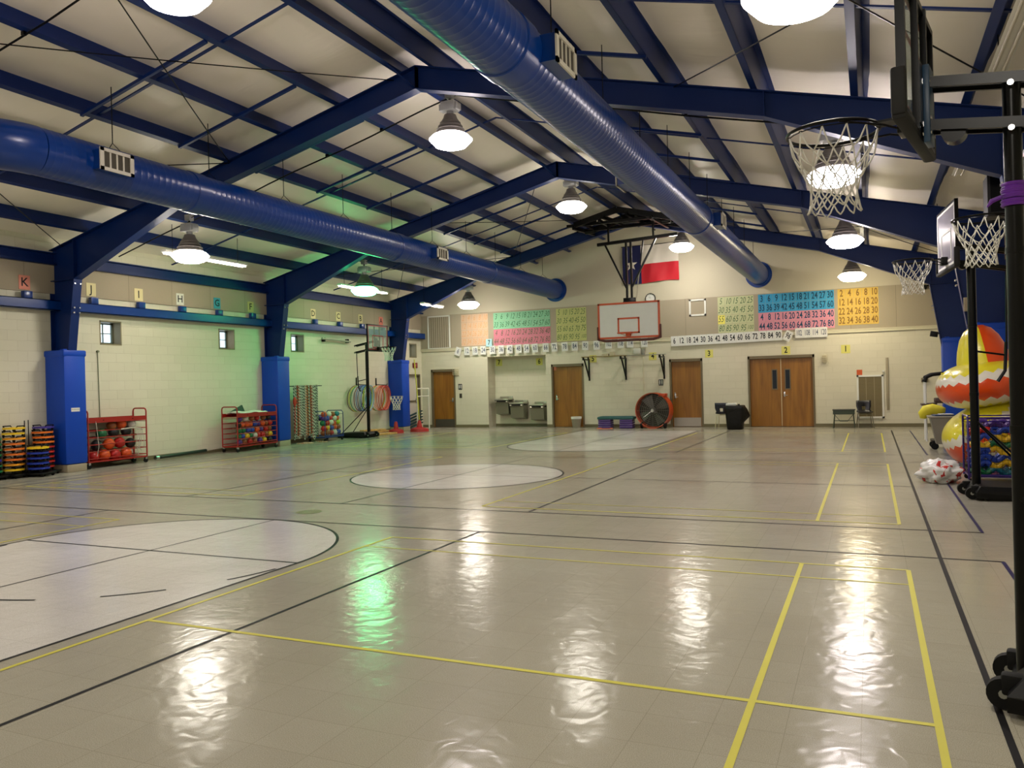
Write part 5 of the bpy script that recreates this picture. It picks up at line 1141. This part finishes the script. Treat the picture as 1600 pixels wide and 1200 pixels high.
# net hanging at the pad, planks, red bases, goal, cones
t = thing('small_wall_net', 'white basketball net on a low ring at the farthest left pad', 'net', (-14.5, 22.9, 1.22)); b = MB(); b.torus((0, 0, 0), .22, .007, 32, 6); b.cyl((-.3, .3, 0), (-.15, .16, 0), .01, 6); b.build('ring', GALV, t)
b = MB(); net(b, (0, 0, -.01), .215, .45, n=10, r=.007, seed=9); b.build('net', NETW, t, sharp=2)
for i, (x, y, l, wd, rz, z) in enumerate(((-14.45, 21.75, 1.3, .38, 1.4, .0), (-14.75, 22.1, 1.1, .3, 1.62, .06), (-14.82, 21.95, .9, .22, 1.25, .12))):
    b = MB(); b.box((0, 0, .028), (l, wd, .05), bev=.004); tag(b.build('wooden_board', PLANK, None, (x, y, z), rz), '%s pine board, %s of the pile by the left wall hoop stand' % (('long', 'shorter', 'shortest')[i], ('bottom', 'middle', 'topmost')[i]), 'board')
REDB = mat('red_rubber_base', '#a81c1c', .5)
def cone_base(x, y, label, r=.26):
    b = MB(); b.lathe([(0, 0), (r, 0), (r, .03), (r*.92, .10), (r*.5, .13), (r*.30, .15), (.055, .34), (.035, .38), (0, .38)], 28); return tag(b.build('red_cone_base', REDB, None, (x, y, 0), sharp=.8), label, 'cone base')
cone_base(-14.45, 22.75, 'red round weighted base with a cone, left of the two by the pad'); cone_base(-14.02, 23.55, 'red round weighted base holding the yellow pole', .32)
b = MB(); b.tube([(-14.02, 23.55, .4), (-14.20, 23.62, 2.45)], .018, 10); tag(b.build('yellow_pole', mat('yellow_plastic_pole', '#c8c43c', .4)), 'tall thin yellow pole standing in the red base', 'pole')
t = thing('pvc_goal', 'white plastic pipe goal frame beside the exit door', 'goal frame', (-14.42, 24.45, 0)); PVC = mat('white_pvc', '#d0cdbf', .4)
for y in (-.35, .45):
    b = MB(); b.tube([(0, y, .02), (0, y, 1.45)], .025, 10); b.build('upright', PVC, t)
b = MB(); b.cyl((0, -.35, 1.45), (0, .45, 1.45), .025, 10); b.cyl((0, -.35, 1.18), (0, .45, 1.18), .022, 10); b.tube([(-.4, -.35, .03), (0.0, -.35, .03)], .022, 8); b.tube([(-.4, .45, .03), (0, .45, .03)], .022, 8); b.build('crossbars', PVC, t)
for k in range(5):
    b = MB(); b.box((0, 0, 0), (.10, 1.05-.05*k, .045), bev=.01, M=Matrix.Rotation(.18, 4, 'X')); tag(b.build('stacked_mat', mat('dark_teal_mat', '#1c3c40', .6), None, (-15.04+.01*k, 24.95, .12+.11*k)), 'dark teal folded mat, %s from the floor by the exit door' % ORD[k], 'mat')
t = thing('exit_sign', 'small red exit sign above the door in the left wall', 'sign', (XL+.03, 25.28, 2.30)); b = MB(); b.box((0, 0, 0), (.05, .28, .19), bev=.006); b.text('EXIT', face_left(.027, 0, 0), 1, .12, .01, .8); b.build('sign_box', [mat('dull_red_sign', '#7c2426', .5), mat('exit_letters', '#d89088', .5)], t, smooth=False, fix=False)

# ------------------------------------------------------------------ right side equipment
def zig_mat(name, bands, amp, k):
    """bands: list of (upper z limit, colour) from the bottom; zigzag edges"""
    m = bpy.data.materials.new(name); m.use_nodes = True; nt = m.node_tree; N = nt.nodes; L_ = nt.links
    b = N['Principled BSDF']; b.inputs['Roughness'].default_value = .28; b.inputs['Coat Weight'].default_value = .3
    tc = N.new('ShaderNodeTexCoord'); s = N.new('ShaderNodeSeparateXYZ'); L_.new(tc.outputs['Object'], s.inputs[0])
    at = N.new('ShaderNodeMath'); at.operation = 'ARCTAN2'; L_.new(s.outputs['Y'], at.inputs[0]); L_.new(s.outputs['X'], at.inputs[1])
    mu = N.new('ShaderNodeMath'); mu.operation = 'MULTIPLY'; mu.inputs[1].default_value = k; L_.new(at.outputs[0], mu.inputs[0])
    pp = N.new('ShaderNodeMath'); pp.operation = 'PINGPONG'; pp.inputs[1].default_value = .5; L_.new(mu.outputs[0], pp.inputs[0])
    ma = N.new('ShaderNodeMath'); ma.operation = 'MULTIPLY_ADD'; ma.inputs[1].default_value = amp; L_.new(pp.outputs[0], ma.inputs[0]); L_.new(s.outputs['Z'], ma.inputs[2])
    pz = N.new('ShaderNodeMath'); pz.operation = 'ADD'; pz.inputs[1].default_value = 1.0; L_.new(ma.outputs[0], pz.inputs[0])
    hf = N.new('ShaderNodeMath'); hf.operation = 'MULTIPLY'; hf.inputs[1].default_value = .5; L_.new(pz.outputs[0], hf.inputs[0])
    r = N.new('ShaderNodeValToRGB'); r.color_ramp.interpolation = 'CONSTANT'
    while len(r.color_ramp.elements) < len(bands): r.color_ramp.elements.new(.5)
    lo = -1
    for e_, (z, c) in zip(r.color_ramp.elements, bands): e_.position = max(0, (lo+1)/2); e_.color = rgb(c); lo = z
    L_.new(hf.outputs[0], r.inputs['Fac']); L_.new(r.outputs['Color'], b.inputs['Base Color']); return m
INY, INO, INW = '#dcd024', '#d84606', '#dcd8c8'
ZG = zig_mat('zigzag_vinyl', [(-.30, INY), (-.19, INW), (.10, INO), (.22, INW), (1, INY)], .11, 14/PI*1.0)
def rocker(label, loc, rot, sx, sy, sz, hump=True):
    t = thing('inflatable_rocker', label, 'inflatable', loc); t.rotation_euler = rot
    b = MB(); n, h = 56, 28; vs = []
    def sp(v, e): return math.copysign(abs(v)**e, v)
    for i in range(h+1):
        ph = -PI/2+PI*i/h
        for k in range(n):
            th = 2*PI*k/n; vs.append((sx*sp(math.cos(ph), .75)*sp(math.cos(th), .9), sy*sp(math.cos(ph), .75)*sp(math.sin(th), .9), sz*sp(math.sin(ph), .9)))
    b.add(vs, [(i*n+k, i*n+(k+1) % n, (i+1)*n+(k+1) % n, (i+1)*n+k) for i in range(h) for k in range(n)]); b.build('air_body', ZG, t, sharp=2)
    if hump:
        b = MB(); n = 32; prof = [(.44, .0), (.42, .14), (.38, .30), (.31, .48), (.22, .60), (.10, .67), (0, .68)]
        for k in range(n):
            for (r_, z) in prof: a = 2*PI*k/n; b.v.append((r_*math.cos(a)*.92+.10, r_*math.sin(a)*1.2, sz*.72+z*1.02))
        m_ = len(prof)
        for k in range(n):
            for i in range(m_-1): b.f.append((k*m_+i, ((k+1) % n)*m_+i, ((k+1) % n)*m_+i+1, k*m_+i+1)); b.m.append(0 if 9 <= k <= 23 else 1)
        b.build('seat_hump', [mat('yellow_vinyl', INY, .3), mat('orange_vinyl', INO, .3)], t, sharp=2)
        b = MB(); b.torus((-sx*.72, -.1, sz*.72), .06, .014, 16, 6); b.build('grab_handle', mat('yellow_vinyl', INY, .3), t)
    return t
rocker('lower orange and yellow zigzag inflatable resting on the floor', (1.70, 15.3, .54), (0, math.radians(-32), 0), .64, .95, .45, False)
rocker('upper orange and yellow zigzag inflatable stacked on the other one', (1.67, 15.2, 1.34), (0, math.radians(-9), 0), .67, .95, .38, True)
# crumpled shopping bag
b = MB(); n = 40; h = 20; rn = random.Random(8); vs = []
from mathutils import noise
for i in range(h+1):
    ph = -PI/2+PI*i/h
    for k in range(n):
        th = 2*PI*k/n; d = Vector((math.cos(ph)*math.cos(th), math.cos(ph)*math.sin(th), math.sin(ph)))
        q = 1+.35*noise.noise(d*2.2+Vector((3, 1, 2)))+.16*noise.noise(d*5+Vector((1, 5, 2)))+.08*noise.noise(d*11)
        vs.append((d.x*.27*q, d.y*.24*q, max(0, .15+d.z*.17*q)))
b.add(vs, [(i*n+k, i*n+(k+1) % n, (i+1)*n+(k+1) % n, (i+1)*n+k) for i in range(h) for k in range(n)])
BAGM = bpy.data.materials.new('white_red_bag'); BAGM.use_nodes = True; nt = BAGM.node_tree; bs = nt.nodes['Principled BSDF']; bs.inputs['Roughness'].default_value = .3
nz = nt.nodes.new('ShaderNodeTexNoise'); nz.inputs['Scale'].default_value = 4; nz.inputs['Distortion'].default_value = 2; rp = nt.nodes.new('ShaderNodeValToRGB'); rp.color_ramp.interpolation = 'CONSTANT'
rp.color_ramp.elements[0].color = rgb('#dcdad4'); rp.color_ramp.elements[1].position = .57; rp.color_ramp.elements[1].color = rgb('#c4342c')
tc = nt.nodes.new('ShaderNodeTexCoord'); nt.links.new(tc.outputs['Object'], nz.inputs[0]); nt.links.new(nz.outputs['Fac'], rp.inputs[0]); nt.links.new(rp.outputs[0], bs.inputs['Base Color'])
tag(b.build('plastic_bag', BAGM, None, (.87, 12.72, 0), sharp=3), 'crumpled white plastic bag with red print on the floor', 'bag')
b = MB(); 
# wire cart of curved blocks
VIO = mat('violet_powder_coat', '#34206c', .3)
t = thing('wire_basket_cart', 'violet wire basket cart packed with curvy coloured blocks', 'cart', (1.62, 13.0, 0)); L, W, zt = .80, .66, .93
for s in (-1, 1):
    b = MB(); x = s*L/2; b.tube([(x, -W/2, .06), (x, -W/2, zt-.06), (x, -W/2+.03, zt-.01), (x, -W/2+.07, zt), (x, W/2-.07, zt), (x, W/2-.03, zt-.01), (x, W/2, zt-.06), (x, W/2, .06)], .014, 8); b.build('end_frame', VIO, t)
b = MB()
for sy in (-1, 1):
    for z in (.12, zt-.02, zt-.07): b.cyl((-L/2, sy*W/2, z), (L/2, sy*W/2, z), .010, 6)
b.box((0, 0, .1), (L, W, .02)); b.build('rails_and_shelf', VIO, t)
b = MB()
for sy in (-1, 1):
    for k in range(13): x = -L/2+L*k/12; b.cyl((x, sy*W/2, .12), (x, sy*W/2, zt-.07), .0025, 4)
    for k in range(7): z = .16+.11*k; b.cyl((-L/2, sy*W/2, z), (L/2, sy*W/2, z), .0025, 4)
for sx in (-1, 1):
    for k in range(9): y = -W/2+W*k/8; b.cyl((sx*L/2, y, .12), (sx*L/2, y, zt-.07), .0025, 4)
    for k in range(7): z = .16+.11*k; b.cyl((sx*L/2, -W/2, z), (sx*L/2, W/2, z), .0025, 4)
b.build('wire_mesh', BLKMET, t)
for sx in (-1, 1):
    for sy in (-1, 1): b = MB(); x, y = sx*(L/2-.03), sy*(W/2-.03); b.cyl((x, y-.012, .035), (x, y+.012, .035), .035, 12); b.build('caster', RUBBER, t)
lay = [['green', 'teal', 'green'], ['blue', 'yellow', 'orange'], ['blue', 'blue', 'blue'], ['blue', 'yellow', 'yellow'], ['yellow', 'green', 'green'], ['blue', 'yellow', 'yellow'], ['red', 'blue', 'teal'], ['purple', 'purple', 'purple']]
BLK = {}
for j, row in enumerate(lay):
    for i, c in enumerate(row):
        for q in range(2):
            if c not in BLK:
                b = MB(); pts = [(-.15+.30*k/10, 0, .035*math.sin(PI*2*k/10)) for k in range(11)]; b.tube(pts, [.034+.010*abs(math.cos(PI*k/5)) for k in range(11)], 10); BLK[c] = b.mesh('curvy_block', mat('block_'+c, BALLC[c], .35))
            o = bpy.data.objects.new('curvy_block', BLK[c]); COL.objects.link(o); o.location = (1.62-.25+.25*i+random.uniform(-.01, .01), 13.0-.22+.24*q, .17+.092*j); o.rotation_euler = (random.choice((0, PI)), random.uniform(-.15, .15), random.uniform(-.12, .12)); o.scale = (.8, 1, 1)
            tag(o, '%s curvy block, %s layer up, %s from left, %s, in the wire basket cart' % (c, ORD[j], ORD[i], ('front row', 'back row')[q]), 'block', 'curvy blocks in the wire basket cart')
# gym utility cart with bin and bag
t = thing('utility_cart', 'black handled utility cart with white posts at the far right', 'cart', (1.42, 18.4, 0))
b = MB(); b.box((0, 0, .16), (.62, .6, .05), bev=.01); b.build('deck', BLACK, t)
for y in (-.22, .22):
    b = MB(); b.cyl((-.40+.0, y, .16), (-.40, y, 1.42), .018, 10); b.build('post', PAPERW, t)
b = MB()
for y in (-.22, .22): b.tube([(-.41, y, 1.36), (-.38, y, 1.46), (-.27, y, 1.51), (-.1, y, 1.525), (.35, y, 1.53)], .038, 10)
b.cyl((-.40, -.22, 1.42), (-.40, .22, 1.42), .025, 10); b.build('handle', BLACK, t)
b = MB(); b.beam((-.48, 0, .90), (-.2, 0, .92), .5, .03); b.box((.02, 0, .98), (.5, .46, .10), bev=.02); b.build('upper_tray', mat('dark_maroon_tray', '#3a2224', .5), t)
for sx in (-1, 1):
    for sy in (-1, 1): b = MB(); b.cyl((sx*.26, sy*.25-.02, .07), (sx*.26, sy*.25+.02, .07), .07, 16); b.build('caster', RUBBER, t)
t = thing('grey_tub', 'grey plastic tub on the utility cart with papers on top', 'tub', (1.26, 17.2, .20)); b = MB()
b.prism([(-.14, 0), (.22, 0), (.26, .5), (-.24, .5)], lambda u, v, s: (u, (s-.5)*(.36+.2*v), v)); b.build('tub_body', mat('grey_tub_plastic', '#7c7a70', .45), t, smooth=False)
b = MB(); b.box((.0, 0, .51), (.56, .50, .03), bev=.01); b.build('tub_rim', mat('grey_tub_rim', '#8c8a80', .4), t)
b = MB(); b.box((0, 0, .01), (.34, .26, .02), 0); b.box((.03, -.05, .03), (.22, .2, .012), 1); tag(b.build('papers', [mat('blue_folder', '#23406c', .5), PAPERW], None, (1.25, 17.2, .728), .2, smooth=False), 'blue folder and white papers on the grey tub', 'papers')
b = MB(); b.tube([(-.20, 0, -.16), (-.19, 0, -.08), (-.13, .0, .0), (-.02, 0, .03), (.10, .0, .01), (.20, 0, .0)], [.05, .10, .115, .105, .085, .05], 16); tag(b.build('yellow_bag', mat('yellow_fabric', '#d8cc2c', .6, bump=(9, .4, .02)), None, (1.14, 17.85, .80), sharp=2), 'yellow bag slung over the left of the utility cart', 'bag')
for i, (c, x) in enumerate((('purple', 1.32), ('green', 1.47), ('purple', 1.60))): ball('play', c, (x, 18.2, 1.09 if i < 5 else 0), .07, '%s ball on the utility cart tray, %s from the left' % (c, ORD[i]), 'balls on the utility cart')
# loudspeaker, boxes on columns
t = thing('loudspeaker', 'dark loudspeaker hung high by the right column above a net', 'speaker', (1.62, 12.0, 3.85)); b = MB(); b.prism([(-.20, -.32), (-.20, .20), (-.06, .34), (.2, .34), (.2, -.32)], lambda u, v, s: (u, (s-.5)*.4, v)); b.build('cabinet', mat('charcoal_cabinet', '#2c2a2c', .6), t, smooth=False)
b = MB(); b.box((0, -.205, 0), (.34, .01, .56)); b.build('grille_cloth', BLACK, t); b = MB(); b.cyl((.05, 0, .3), (.05, 0, .85), .015, 8); b.build('hanger', BLACK, t)
b = MB(); b.box((0, 0, 0), (.10, .08, .26), bev=.006); b.box((-.02, -.043, 0), (.05, .008, .18)); tag(b.build('junction_box', mat('grey_beige_channel', '#9b9078', .5), None, (1.70, 17.31, 2.82)), 'tall beige electrical box high beside the right inflatable', 'junction box')
b = MB(); b.box((0, 0, 0), (.18, .14, .14), bev=.01, M=Matrix.Rotation(.2, 4, 'Y')); b.cyl((0, 0, 0), (.12, .1, .02), .02, 8); tag(b.build('column_flood_light', BLACK, None, (1.55, 23.55, 2.55)), 'small black box at the top of the farthest right column pad', 'light')
